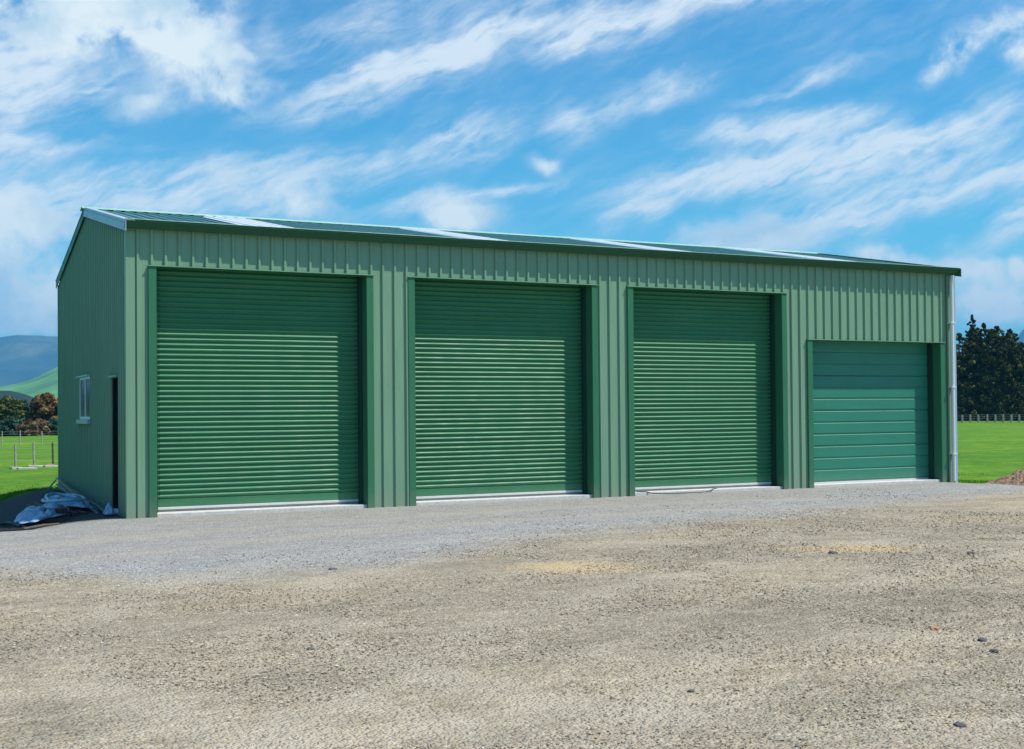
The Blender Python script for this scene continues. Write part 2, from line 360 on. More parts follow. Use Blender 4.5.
# ------------------------------------------------------------------ ground heights
BC = np.array([6.0, -14.0])
PADPTS = [(-0.2, 8.7), (-2.2, 7.6), (-2.6, 3.5), (-4.5, 0.8), (-9.5, -1.0), (-15, -6), (-18, -20), (-14, -38), (6, -44), (24, -38), (34, -28), (37, -12), (31, -4.0), (23, -1.6), (19.2, -0.6), (17.7, 0.35), (17.2, 1.4), (17.1, 5), (17.0, 8.6), (8, 8.7), (1.5, 8.7)]
_ang = [math.atan2(y-BC[1], x-BC[0]) for x, y in PADPTS]
_rad = [math.hypot(x-BC[0], y-BC[1]) for x, y in PADPTS]
_o = np.argsort(_ang); _ang = np.array(_ang)[_o]; _rad = np.array(_rad)[_o]
def pad_radius(th):
    th = (np.asarray(th)+math.pi) % (2*math.pi) - math.pi
    r = np.interp(th, _ang, _rad, period=2*math.pi)
    w = np.array([mnoise.fractal(Vector((math.cos(t)*9, math.sin(t)*9, 3.3)), 1, 2, 5) for t in np.atleast_1d(th)])
    w2 = np.array([mnoise.noise(Vector((math.cos(t)*70, math.sin(t)*70, 1.3))) for t in np.atleast_1d(th)])
    return r + 0.22*w + 0.10*w2
def sm(t): t = np.clip(t, 0, 1); return t*t*(3-2*t)
def H(x, y):
    """height of the ground: yard at zero, field half a metre lower"""
    x = np.asarray(x, float); y = np.asarray(y, float)
    left = 0.5*sm(-x/2.4)*sm((y+1.6)/4.0)
    th = np.arctan2(y-BC[1], x-BC[0]); rr = np.hypot(x-BC[0], y-BC[1])
    rb = np.interp(th, _ang, _rad, period=2*math.pi)
    out = 0.5*sm((rr-rb+0.5)/4.5)
    right = 0.13*sm((x-15.8)/2.0)*sm((y+5)/3)
    return -np.maximum(np.maximum(left, out), right)
def lump(x, y, s, seed=0.0): return mnoise.fractal(Vector((x*s, y*s, seed)), 1, 2, 4)

# ------------------------------------------------------------------ yard and field
def build_ground():
    nt_ = 900
    th = np.linspace(-math.pi, math.pi, nt_, endpoint=False); rb = pad_radius(th)
    ts = np.concatenate([np.linspace(0.0, 0.9, 110)[1:], np.linspace(0.9, 1.0, 22)[1:]])
    V = [(BC[0], BC[1], 0)]
    for t in ts:
        X = BC[0]+np.cos(th)*rb*t; Y = BC[1]+np.sin(th)*rb*t; Z = H(X, Y)
        for x, y, z in zip(X, Y, Z):
            near = 1 if y < -0.9 else 0.35
            V.append((x, y, z + near*(0.014*lump(x, y, 0.6) + 0.006*lump(x, y, 2.3, 5.0)) + 0.004 - (0.012 if y > -0.9 else 0)))
    X = BC[0]+np.cos(th)*(rb+0.12); Y = BC[1]+np.sin(th)*(rb+0.12)
    for x, y, z in zip(X, Y, H(X, Y)): V.append((x, y, z-0.10))
    n = len(ts)+1
    F = []
    for i in range(n-1):
        a = 1+i*nt_; c = a+nt_
        k = np.arange(nt_); k2 = (k+1) % nt_
        F.append(np.stack([a+k, c+k, c+k2, a+k2], 1))
    F = np.concatenate(F)
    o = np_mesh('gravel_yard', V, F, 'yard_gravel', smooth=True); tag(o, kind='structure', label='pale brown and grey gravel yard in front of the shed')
    me = o.data
    # field
    nf = 360
    th = np.linspace(-math.pi, math.pi, nf, endpoint=False); rb = pad_radius(th)
    V = [(BC[0], BC[1], -0.3)]; rings = [0.5, 0.9, 0.97, 0.985, 1.0]
    for t in rings:
        X = BC[0]+np.cos(th)*rb*t; Y = BC[1]+np.sin(th)*rb*t; Z = H(X, Y)-(0.12 if t < 0.98 else 0.05 if t < 1 else -0.004)
        V += list(zip(X, Y, Z))
    adds = [0.15, 0.35, 0.6, 0.9, 1.3, 1.8, 2.4, 3.1, 4, 5, 6.3, 8, 10, 12.5, 15.5, 19, 24, 30, 38, 48, 60, 76, 95, 120, 150, 190, 240, 320, 450, 700, 1100, 1800, 3000, 5000, 8800]
    for a_ in adds:
        X = BC[0]+np.cos(th)*(rb+a_); Y = BC[1]+np.sin(th)*(rb+a_); Z = H(X, Y)
        for x, y, z in zip(X, Y, Z):
            amp = 0.05 if a_ < 60 else 0.12
            V.append((x, y, z + amp*lump(x, y, 0.12, 2.0)*min(1, a_/3)))
    m_ = len(rings)+len(adds); F = []
    for i in range(m_-1):
        a = 1+i*nf; c = a+nf; k = np.arange(nf); k2 = (k+1) % nf
        F.append(np.stack([a+k, c+k, c+k2, a+k2], 1))
    o = np_mesh('field', V, np.concatenate(F), 'field_grass', smooth=True)
    tag(o, kind='structure', label='bright green pasture around the shed')
build_ground()

# loose stones lying on the yard
def stones(name, mat, n, rmin, rmax, smin, smax, keep, label):
    ang = rng.uniform(YAW-R(36), YAW+R(36), n); rr = rmin+(rmax-rmin)*rng.random(n)**1.15
    x = CAM[0]+np.sin(ang)*rr; y = CAM[1]+np.cos(ang)*rr
    k = np.array([keep(a, c) for a, c in zip(x, y)]); x, y, rr = x[k], y[k], rr[k]; n = len(x)
    s = smin + (smax-smin)*rng.random(n)**2.4
    s *= 0.65+0.06*rr
    z = H(x, y)
    oct_ = np.array([(1,0,0),(0,1,0),(-1,0,0),(0,-1,0),(0,0,1),(0,0,-1)], float)
    fc_ = np.array([(0,1,4),(1,2,4),(2,3,4),(3,0,4),(1,0,5),(2,1,5),(3,2,5),(0,3,5)])
    V = oct_[None]*(1+rng.uniform(-0.35, 0.35, (n, 6, 1))) + rng.uniform(-0.25, 0.25, (n, 6, 3))
    V *= (s[:, None]*rng.uniform(0.6, 1.3, (n, 3))*np.array([1, 1, 0.62]))[:, None, :]
    a = rng.uniform(0, 6.28, n); c_, s_ = np.cos(a), np.sin(a)
    Vx = V[..., 0]*c_[:, None]-V[..., 1]*s_[:, None]; Vy = V[..., 0]*s_[:, None]+V[..., 1]*c_[:, None]
    V[..., 0] = Vx+x[:, None]; V[..., 1] = Vy+y[:, None]; V[..., 2] += (z+s*0.12+0.006)[:, None]
    F = (fc_[None]+6*np.arange(n)[:, None, None]).reshape(-1, 3)
    o = np_mesh(name, V.reshape(-1, 3), F, mat, tint=np.repeat(rng.random(n), 8))
    tag(o, label=label, cat='gravel', kind='stuff')
def ybound(x): return np.interp(x, [p[0] for p in pts], [p[1] for p in pts])
def clump(x, y, s=0.5, seed=9.0): return lump(x, y, s, seed)
stones('loose_gravel', 'loose_stone', 210000, 4.0, 19, 0.0032, 0.0105,
       lambda x, y: y < ybound(x)+random.gauss(0, 0.4) and random.random() < 0.70+0.6*clump(x, y), 'small loose brown stones strewn over the foreground yard')
stones('grey_gravel', 'loose_grey_stone', 60000, 10.0, 24, 0.004, 0.010,
       lambda x, y: ybound(x)-0.3+random.gauss(0, 0.25) < y < ybound(x)+2.2+random.gauss(0, 0.5) and random.random() < 0.45+0.9*clump(x, y, 0.7, 4.0) and y < -0.6,
       'coarse blue-grey stones along the edge of the grey apron')

def rock(name, x, y, s, mat, label, cat='stone', group=None, flat=0.55):
    import bmesh
    bm = bmesh.new(); bmesh.ops.create_icosphere(bm, subdivisions=2, radius=1)
    sd = random.random()*50
    for v in bm.verts:
        k = 1+0.45*mnoise.noise(v.co*1.6+Vector((sd, 0, 0)))
        v.co = Vector((v.co.x*1.25, v.co.y*0.9, v.co.z*flat))*k*s
    me = bpy.data.meshes.new(name); bm.to_mesh(me); bm.free(); me.materials.append(MATS[mat])
    o = bpy.data.objects.new(name, me); COL.objects.link(o)
    o.location = (x, y, float(H(x, y))+s*flat*0.55); o.rotation_euler = (0, 0, random.random()*6)
    return tag(o, label=label, cat=cat, group=group)
def on_yard(px, py):
    d = ray(px, py); t = -CAM[2]/d[2]; p = CAM+t*d; return p[0], p[1]
for px, py, s, mat, lab in [
    (960, 727, 0.030, 'dark_stone', 'largest dark stone on the gravel near the lower right corner'),
    (982, 641, 0.030, 'dark_stone', 'dark stone at the head of a cluster on the right of the yard'),
    (994, 652, 0.024, 'dark_stone', 'dark stone just below the cluster on the right of the yard'),
    (889, 702, 0.016, 'dark_stone', 'small dark stone left of the largest dark stone'),
    (833, 554, 0.040, 'dark_stone', 'dark stone beside the yellow clay patch on the right'),
    (971, 554, 0.035, 'dark_stone', 'lone dark stone right of the second yellow clay patch'),
    (310, 650, 0.022, 'dark_stone', 'dark stone on the left foreground gravel'),
    (691, 692, 0.018, 'dark_stone', 'dark stone in the middle of the lower foreground'),
    (333, 571, 0.045, 'dark_stone', 'dark stone at the edge of the grey apron below the first roller door'),
    (539, 662, 0.018, 'dark_stone', 'flat dark stone in the centre of the foreground gravel'),
    (935, 629, 0.035, 'red_stone', 'flat terracotta coloured stone on the right of the yard')]:
    x, y = on_yard(px, py); rock('stone', x, y, s, mat, lab, flat=0.35 if mat != 'dark_stone' else 0.5)

# ------------------------------------------------------------------ the shed
L, D, WH, RZ, PITCHZ = 16.314, 8.302, 4.17, 5.10, 0.2
ZL = 4.315                                # lip of the front gutter
DOORS = [(0.432, 3.682, 3.667), (4.503, 7.796, 3.667), (8.638, 11.914, 3.667), (12.635, 15.924, 2.806)]
JW = 0.115                                # width of the door jamb flashing
shed = empty('metal_shed', (0, 0, 0), label='long green steel shed with three tall roller doors and one low panel door', cat='shed')

def rib_profile(length, pitch, w=0.030, run=0.014, dep=0.030, off=0.0):
    """outline of ribbed wall cladding: list of (along, outwards)"""
    P = [(0, 0)]; x = off
    while x < length-0.05:
        if x-w/2-run > 0.02:
            P += [(x-w/2-run, 0), (x-w/2, dep), (x+w/2, dep), (x+w/2+run, 0)]
            mid = x+pitch/2
            if False: P += [(mid-0.022, 0), (mid-0.014, 0.003), (mid+0.014, 0.003), (mid+0.022, 0)]
        x += pitch
    P.append((length, 0)); return P

def clad(name, length, toz, holes, place, breaks=(), off=0.1):
    P = rib_profile(length, PITCHZ, off=off, dep=0.030 if length > 10 else 0.036, run=0.014 if length > 10 else 0.006)
    xs = sorted({round(h, 4) for hh in holes for h in hh[:2]} | set(breaks))
    Q = []
    for (a, da), (c, dc) in zip(P[:-1], P[1:]):
        Q.append((a, da))
        for x in xs:
            if a+1e-4 < x < c-1e-4: Q.append((x, da+(dc-da)*(x-a)/(c-a)))
    Q.append(P[-1])
    mb = MB()
    for (a, da), (c, dc) in zip(Q[:-1], Q[1:]):
        if c-a < 1e-6: continue
        mid = (a+c)/2
        spans = [(-0.15, None)]
        for x0, x1, z0, z1 in holes:
            if x0 < mid < x1:
                spans = [(z1, None)] if z0 <= 0 else [(-0.15, z0), (z1, None)]
        for z0, z1 in spans:
            mb.add([place(a, da, z0), place(c, dc, z0), place(c, dc, z1 if z1 is not None else toz(c)), place(a, da, z1 if z1 is not None else toz(a))], [(0, 1, 2, 3)])
    o = mb.build(name, 'wall_paint', shed)
    return o
fholes = [(a-JW, c+JW, 0, h+0.014) for a, c, h in DOORS]
gz = lambda y: 4.17+(RZ-0.09-4.17)*(1-abs(y-D/2)/(D/2))
o = clad('front_wall', L, lambda x: WH+0.05, fholes, lambda s_, d_, z: (s_, -d_, z), off=0.17)
SD = (0.82, 1.50, 2.07)                  # side door: near edge, far edge, head
WN = (3.72, 5.08, 1.42, 2.17)            # side window
o = clad('side_wall', D, gz, [(SD[0], SD[1], 0, SD[2]), WN], lambda s_, d_, z: (0.04-d_, s_, z), breaks=(D/2,), off=0.12)
o = clad('side_wall', D, gz, [], lambda s_, d_, z: (L+d_, s_, z), breaks=(D/2,), off=0.12)
o = clad('back_wall', L, lambda x: WH, [], lambda s_, d_, z: (s_, D+d_, z), off=0.17)

# roof: ribbed sheets over both slopes
def roof_slope(y0, z0, y1, z1, name):
    mb = MB(); x = -0.04; cols = [(-0.04, 0.0)]
    x = 0.06
    while x < L:
        cols += [(x-0.03, 0), (x-0.016, 0.028), (x+0.016, 0.028), (x+0.03, 0)]; x += 0.2
    cols.append((L+0.04, 0.0))
    for (a, da), (c, dc) in zip(cols[:-1], cols[1:]):
        mb.add([(a, y0, z0+da), (c, y0, z0+dc), (c, y1, z1+dc), (a, y1, z1+da)], [(0, 1, 2, 3)])
    return mb.build(name, 'roof_paint', shed)
EZ = 4.27
roof_slope(-0.16, EZ, D/2, RZ, 'roof'); roof_slope(D+0.05, EZ-0.02, D/2, RZ, 'roof')
# translucent skylight sheets, one over each bay
for cx in (2.36, 6.2, 9.95, 13.9):
    mb = MB(); cols = [(cx-0.47, 0.0)]; k0 = math.ceil((cx-0.45-0.06)/0.2)
    for k in range(k0, k0+5):
        x = 0.06+0.2*k
        if x+0.03 > cx+0.47: break
        if x-0.03 < cx-0.47: continue
        cols += [(x-0.032, 0), (x-0.017, 0.03), (x+0.017, 0.03), (x+0.032, 0)]
    cols.append((cx+0.47, 0.0))
    sl = (RZ-EZ)/(D/2+0.16); y0, y1 = -0.14, D/2-0.12
    for (a, da), (c, dc) in zip(cols[:-1], cols[1:]):
        z0 = EZ+sl*(y0+0.16)+0.009; z1 = EZ+sl*(y1+0.16)+0.009
        mb.add([(a, y0, z0+da), (c, y0, z0+dc), (c, y1, z1+dc), (a, y1, z1+da)], [(0, 1, 2, 3)])
    mb.build('skylight', 'skylight_sheet', shed)
# ridge capping
mb = MB(); rd = 0.17; t_ = (RZ-EZ)/(D/2+0.16)
mb.prism_x([(D/2-rd, RZ-rd*t_+0.034), (D/2-0.02, RZ+0.050), (D/2+0.02, RZ+0.050), (D/2+rd, RZ-rd*t_+0.034), (D/2+rd, RZ-rd*t_+0.028), (D/2, RZ+0.036), (D/2-rd, RZ-rd*t_+0.028)], -0.07, L+0.07)
mb.build('ridge_cap', 'ridge_paint', shed)
# barge flashings down both gables: folded cap with a drop on the wall side
def barge(xo, y0, z0, y1, z1, mat, side, label=None):
    mb = MB(); t = 0.004; xs = (xo, xo+side*0.13)
    drop = 0.125
    def q(y, z): return (y, z)
    top = 0.040
    # face on the gable
    a, b_ = sorted((xo, xo+side*0.010))
    mb.add([(a, y0, z0-drop), (b_, y0, z0-drop), (b_, y0, z0+top), (a, y0, z0+top), (a, y1, z1-drop), (b_, y1, z1-drop), (b_, y1, z1+top), (a, y1, z1+top)],
           [(0,1,2,3), (7,6,5,4), (0,4,5,1), (1,5,6,2), (2,6,7,3), (3,7,4,0)])
    # turned over on to the roof
    a, b_ = sorted((xo+side*0.0101, xo+side*0.13))
    mb.add([(a, y0, z0+top-0.008), (b_, y0, z0+top-0.008), (b_, y0, z0+top), (a, y0, z0+top), (a, y1, z1+top-0.008), (b_, y1, z1+top-0.008), (b_, y1, z1+top), (a, y1, z1+top)],
           [(0,1,2,3), (7,6,5,4), (0,4,5,1), (1,5,6,2), (2,6,7,3), (3,7,4,0)])
    mb.build('barge_flashing', mat, shed, label=label)
barge(-0.030, -0.20, EZ, D/2, RZ+0.004, 'pale_flashing', 1, 'barge flashing on the front slope of the near gable, sky reflection painted in its pale blue')  # paler than the rear half: a sky reflection put into the colour
barge(-0.030, D+0.05, EZ-0.05, D/2+0.001, RZ+0.004, 'flashing_green', 1)
barge(L+0.045, -0.20, EZ, D/2, RZ+0.004, 'flashing_green', -1); barge(L+0.045, D+0.05, EZ-0.05, D/2+0.001, RZ+0.004, 'flashing_green', -1)
# front gutter: open box leaning out to a rolled lip, its underside turned in to the wall
def gutter(y_in, s, name):
    mb = MB()
    prof = [(-0.036, 4.205), (-0.125, 4.200), (-0.186, 4.285), (-0.196, 4.300), (-0.191, 4.318), (-0.177, 4.318), (-0.171, 4.300), (-0.118, 4.214), (-0.046, 4.218), (-0.046, 4.25), (-0.036, 4.25)]
    prof = [((y if s > 0 else D-y), z) for y, z in prof]
    mb.prism_x(prof, -0.03, L+0.02)
    mb.add([(-0.034, y, z) for y, z in prof[:8]]+[(-0.030, y, z) for y, z in prof[:8]], [tuple(range(8)), tuple(range(15, 7, -1))]+[(k, (k+1) % 8, (k+1) % 8+8, k+8) for k in range(8)])
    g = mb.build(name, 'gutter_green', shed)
    return g
gutter(0, 1, 'gutter')
MB().box(-0.03, L+0.02, -0.202, -0.176, 4.3185, 4.328).build('gutter_lip_highlight', 'ridge_paint', shed, bevel=0.003)  # pale strip painting the sunlit highlight along the lip
# corner flashings
mb = MB().box(0.0, 0.13, -0.012, -0.007, -0.10, WH); mb.box(0.0, 0.005, -0.0065, 0.11, -0.10, WH); mb.build('corner_flashing', 'wall_paint', shed)
mb = MB().box(L-0.20, L+0.0, -0.036, -0.031, -0.05, WH); mb.build('corner_flashing', 'wall_paint', shed)
mb = MB().box(L+0.0005, L+0.040, -0.036, 0.10, -0.05, WH); mb.build('corner_flashing', 'corner_blue', shed, label='pale blue-grey flashing on the far corner')
mb = MB().box(0.0, 0.11, D+0.031, D+0.036, -0.3, WH-0.03); mb.box(0.0, 0.005, D-0.09, D+0.0305, -0.3, WH-0.03); mb.build('corner_flashing', 'wall_paint', shed)
mb = MB().box(L-0.09, L+0.038, D+0.031, D+0.036, -0.05, WH-0.03); mb.box(L+0.033, L+0.038, D-0.09, D+0.031, -0.05, WH-0.03); mb.build('corner_flashing', 'wall_paint', shed)
# soffit closer under the gutter
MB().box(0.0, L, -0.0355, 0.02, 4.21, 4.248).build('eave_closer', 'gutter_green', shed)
# slab
mb = MB()
mb.box(0.045, L-0.02, 0.005, D-0.02, -0.35, 0.045)
mb.build('concrete_slab', 'concrete', shed, bevel=0.008)

# downpipe
dp = MB(); dx_ = L-0.135; dy_ = -0.105
dp.tube([(dx_, -0.13, 4.17), (dx_, -0.13, 4.12), (dx_, dy_, 4.04), (dx_, dy_, 3.9), (dx_, dy_, 2.0), (dx_, dy_, 0.02), (dx_+0.02, dy_-0.01, -0.04), (dx_+0.09, dy_-0.02, -0.075), (dx_+0.24, dy_-0.05, -0.10)], 0.038, 14)
dpo = dp.build('downpipe', 'white_plastic', shed)
for z in (3.2, 1.9, 0.55):
    MB().box(dx_-0.060, dx_+0.050, dy_-0.047, -0.036, z, z+0.025).build('bracket', 'white_plastic', dpo)

# doors
def jambs(a, c, h):
    p = MB()
    dep = 0.345
    for x0, x1 in ((a-JW, a), (c, c+JW)): p.box(x0, x1, -0.042, dep, -0.10, h+0.0)
    p.box(a-JW-0.008, c+JW+0.008, -0.046, dep, h, h+0.014)
    fr = p.build('door_frame', 'flashing_green', shed, bevel=0.004)
    MB().box(a-JW-0.012, c+JW+0.012, -0.058, -0.0465, h+0.002, h+0.016).build('drip_flashing', 'wall_paint', fr)
    # steel guide channels the curtain runs in, coloured darker for the reveal's shade
    for x0, x1 in ((a+0.001, a+0.050), (c-0.050, c-0.001)):
        MB().box(x0, x1, 0.175, 0.344, 0.046, h-0.001).build('guide_channel', 'track_steel', fr)
def roller(a, c, h):
    per = 0.078; y0 = 0.290; zb, zt = 0.235, h+0.02
    zs, ys = [], []
    n = int((zt-zb)/per)
    for k in range(n+1):
        for fr_, d_ in ((0, 0), (0.12, .10), (0.26, .50), (0.40, .90), (0.52, 1), (0.64, .92), (0.78, .48), (0.90, .08)):
            z = zb+(k+fr_)*per
            if z > zt: break
            zs.append(z); ys.append(y0-0.027*d_)
    xs = [a+0.02, c-0.02]; mb = MB()
    # rows are shared so the curve shades smoothly
    vs = [(x, y, z) for z, y in zip(zs, ys) for x in xs]
    mb.add(vs, [(2*i, 2*i+1, 2*i+3, 2*i+2) for i in range(len(zs)-1)])
    dr = mb.build('roller_door', 'roller_green', shed, smooth=True)
    MB().box(a+0.02, c-0.02, y0-0.014, y0+0.012, 0.118, 0.2345).build('bottom_rail', 'roller_green', dr, bevel=0.004)
    MB().box(a+0.03, c-0.03, y0-0.024, y0+0.010, 0.080, 0.1165).build('weather_seal', 'rubber_seal', dr, bevel=0.004)
    # grey strip standing in for the shaded gap under the seal
    MB().box(a+0.03, c-0.03, y0-0.004, y0+0.012, 0.0455, 0.0795).build('gap_shade_strip', 'strip_grey', dr)
    # lock on the bottom rail and the vertical stitched wear lines of the curtain's side clips
    for xx in (a+0.09, c-0.09):
        cl = MB()
        cl.box(xx-0.004, xx+0.004, y0-0.0245, y0-0.0225, 0.25, h)
        cl.build('curtain_clip', 'track_steel', dr)
    return dr
for a, c, h in DOORS[:3]: jambs(a, c, h); roller(a, c, h)
a, c, h = DOORS[3]
jambs(a, c, h)
pd = empty('sectional_door', ((a+c)/2, 0.27, 0.0)); pd.parent = shed; pd['kind_note'] = 'door'
del pd['kind_note']
bpy.data.objects.remove(pd)
# sectional door: four tall leaves each pressed with three ribs
secs = 4; zb, zt = 0.075, h+0.03; sh = (zt-zb)/secs
root = None
for k in range(secs):
    z0 = zb+k*sh; z1 = z0+sh-0.006
    prof = [(0.290, z0)]
    for j in range(3):
        q0 = z0+j*(z1-z0)/3; q1 = z0+(j+1)*(z1-z0)/3
        prof += [(0.290, q0+0.016), (0.281, q0+0.030), (0.281, q1-0.014), (0.292, q1-0.004)]
    prof += [(0.292, z1)]
    prof += [(0.33, z1), (0.33, z0)]
    mb = MB().prism_x([(y, z) for y, z in prof], a+0.02, c-0.02)
    if root is None: root = mb.build('panel_door', 'panel_door_green', shed)
    else: mb.build('door_section', 'panel_door_green', root)
MB().box(a+0.02, c-0.02, 0.283, 0.33, 0.0465, 0.0745).build('weather_seal', 'rubber_seal', root)

# side door, set back in a flashed opening; near black paints in the unlit interior
sd = MB().box(0.005, 0.66, SD[1]-0.055, SD[1]-0.015, 0.05, SD[2]-0.01).build('side_door', 'dark_interior_door', shed, label='side door standing open into the shed, painted near black as the unlit interior')
MB().tube([(0.58, SD[1]-0.055, 1.02), (0.58, SD[1]-0.11, 1.02), (0.48, SD[1]-0.11, 1.02)], 0.011, 8).build('handle', 'aluminium', sd)
fr = MB()
fr.box(-0.010, 0.0, SD[0]-0.035, SD[0]+0.005, -0.1, SD[2]); fr.box(-0.014, 0.0, SD[1]-0.005, SD[1]+0.03, -0.1, SD[2]); fr.box(-0.060, 0.03, SD[0]-0.05, SD[1]+0.08, SD[2], SD[2]+0.035)
fr.build('door_frame', 'wall_paint', sd)
# side window: sliding aluminium sash with sill and head flashing
wn = MB()
y0, y1, z0, z1 = WN
wn.box(-0.030, 0.00, y0, y0+0.04, z0, z1); wn.box(-0.030, 0.00, y1-0.05, y1, z0, z1)
wn.box(-0.030, 0.00, y0+0.0401, y1-0.0501, z1-0.045, z1); wn.box(-0.030, 0.00, y0+0.0401, y1-0.0501, z0, z0+0.05)
wf = wn.build('window', 'aluminium', shed)
ym = (y0+y1)/2
MB().box(-0.026, 0.00, ym-0.035, ym+0.035, z0+0.051, z1-0.046).build('mullion', 'aluminium', wf)
MB().box(-0.014, -0.008, y0+0.041, ym-0.036, z0+0.051, z1-0.046).build('pane', 'window_glass', wf)
MB().box(-0.012, -0.006, ym+0.036, y1-0.051, z0+0.051, z1-0.046).build('pane', 'window_glass', wf)
MB().box(-0.085, -0.0305, y0-0.05, y1+0.05, z0-0.075, z0-0.004).build('sill', 'pale_flashing', wf, bevel=0.004)
MB().box(-0.080, -0.0305, y0-0.04, y1+0.12, z1+0.002, z1+0.03).build('head_flashing', 'pale_flashing', wf)
MB().box(0.07, 0.09, y0-0.02, y1+0.02, z0-0.02, z1+0.02).build('window_backing', 'dark_gap', wf)  # near-black panel behind the panes
for o_ in (sd, wf): o_.location.x += 0.04

# ------------------------------------------------------------------ things lying by the shed
def gz_(x, y): return float(H(x, y))+0.004
# stack of rusty timber/steel offcuts under the plastic
root = empty('scrap_stack', (-0.62, 2.6, gz_(-0.62, 2.6)), label='low stack of dark reddish brown lengths under the blue plastic beside the shed', cat='scrap stack')
for k in range(9):
    mb = MB()
    lay = k//6; j = k % 6*0.66 if k < 6 else (k % 6)*0.8+0.3
    x = -0.34+0.17*j; z = 0.040+0.070*lay; yl = 1.15-0.12*lay+random.uniform(-0.15, 0.15)
    a_ = random.uniform(-0.03, 0.03)
    mb.bar((x-a_, -yl, z), (x+a_, yl, z), 0.09, 0.075)
    mb.build('beam', 'rusty_brown', root, bevel=0.004)
# cross dunnage
for yy in (-1.35, -0.45, 0.5, 1.3):
    MB().bar((-0.45, yy, 0.0), (0.42, yy, 0.0), 0.08, 0.05).build('bearer', 'rusty_brown', root)
# long thin steel lengths along the wall
root = empty('steel_lengths', (-0.2, 3.9, gz_(-0.15, 3.5)), label='bundle of long thin grey steel lengths lying against the foot of the shed wall', cat='steel lengths')
for k, (xa, xb, ya, yb, zz) in enumerate([(0.05, 0.10, -3.0, 3.3, 0.20), (-0.03, 0.02, -2.7, 3.0, 0.16), (0.10, 0.04, -2.4, 2.6, 0.12), (-0.10, 0.12, -2.2, 3.9, 0.24)]):
    MB().bar((xa, ya, zz-0.16), (xb, yb, zz), 0.035, 0.03).build('length', 'steel_grey', root)
MB().bar((-0.10, 3.4, 0.06), (0.10, 3.9, 0.20), 0.025, 0.02).build('length', 'steel_grey', root)
# crumpled blue plastic sheet
def crumple(name, cx, cy, rx, ry, hgt, mat, n=80, seed=1.0, z0=0.0):
    V = []; F = []
    for j in range(n):
        for i in range(n):
            u = -1+2*i/(n-1); v = -1+2*j/(n-1)
            # square to rounded outline with ragged edge
            k = 1+0.18*mnoise.noise(Vector((u*2.2+seed, v*2.2, 4)))
            x = u*math.sqrt(1-v*v/2)*rx*k; y = v*math.sqrt(1-u*u/2)*ry*k
            rr = min(1, math.hypot(u*math.sqrt(1-v*v/2), v*math.sqrt(1-u*u/2)))
            base = (1-rr**3)*hgt
            f = mnoise.fractal(Vector((x*3.2+seed, y*2.6, seed)), 0.9, 2, 5)
            rg = 1-abs(mnoise.noise(Vector((x*5+seed*2, y*4, 7))))*2
            z = base*(0.55+0.65*f)+0.085*rg*(1-rr**4)+0.01
            V.append((x, y, max(0.004, z)))
    for j in range(n-1):
        for i in range(n-1): F.append((j*n+i, j*n+i+1, (j+1)*n+i+1, (j+1)*n+i))
    o = np_mesh(name, V, F, mat, smooth=True); o.location = (cx, cy, z0)
    s_ = o.modifiers.new('thick', 'SOLIDIFY'); s_.thickness = 0.004
    return o
o = crumple('plastic_sheet', -0.86, 2.4, 0.42, 1.55, 0.10, 'blue_plastic', seed=3.0, z0=gz_(-0.86, 2.4)+0.07); o.rotation_euler = (0, R(-8), R(-12))
tag(o, label='crumpled pale blue plastic sheet thrown over the scrap stack', cat='plastic sheet')
o = crumple('plastic_sheet', -0.44, 3.0, 0.30, 1.05, 0.05, 'blue_plastic', n=70, seed=15.0, z0=gz_(-0.44, 3.0)+0.07); o.rotation_euler = (0, R(6), R(8))
tag(o, label='smaller torn piece of blue plastic nearer the wall, under the looped hose', cat='plastic sheet')
# pale blue hose or strip looping on top
pl = []
for k in range(60):
    t = k/59
    ang = t*2*math.pi*1.55
    pl.append((-0.50+0.34*math.cos(ang)*(1-0.25*t), 3.1+0.95*math.sin(ang)*(1-0.2*t), gz_(-0.5, 3)+0.15+0.03*math.sin(ang*1.7)+0.04*t))
tag(MB().tube(pl, 0.026, 8).build('hose', 'pale_hose'), label='light blue hose looped on top of the plastic sheet and scrap', cat='hose')
# black pipes at the left
for (pp, rad, lab) in [
    ([(-1.9, -0.2), (-1.5, 0.3), (-1.25, 1.2), (-1.25, 2.4), (-1.45, 3.6), (-1.9, 4.6)], 0.028, 'black polythene pipe curving left of the blue plastic'),
    ([(-2.1, 0.6), (-1.6, 0.8), (-1.3, 1.8), (-1.15, 3.0)], 0.022, 'thinner black pipe crossing the gravel in the shade')]:
    P_ = []
    for i in range(len(pp)-1):
        for k in range(8):
            t = k/8; p0 = pp[max(i-1, 0)]; p1 = pp[i]; p2 = pp[i+1]; p3 = pp[min(i+2, len(pp)-1)]
            q = [0.5*(2*p1[a]+(p2[a]-p0[a])*t+(2*p0[a]-5*p1[a]+4*p2[a]-p3[a])*t*t+(-p0[a]+3*p1[a]-3*p2[a]+p3[a])*t**3) for a in (0, 1)]
            P_.append((q[0], q[1], gz_(*q)+rad*0.9+0.02*math.sin(i*2+t*3)**2))
    tag(MB().tube(P_, rad, 8).build('pipe', 'black_pipe'), label=lab, cat='pipe')
# thin stick at the edge of the shade
pa, pb_ = (-1.42, -0.35), (-0.92, 0.02)
tag(MB().tube([(pa[0], pa[1], gz_(*pa)+0.015), (-1.15, -0.17, gz_(-1.15, -0.17)+0.03), (pb_[0], pb_[1], gz_(*pb_)+0.02)], [0.018, 0.022, 0.012], 7).build('stick', 'post_dark'),
    label='thin dark stick lying on the gravel at the edge of the shade', cat='stick')
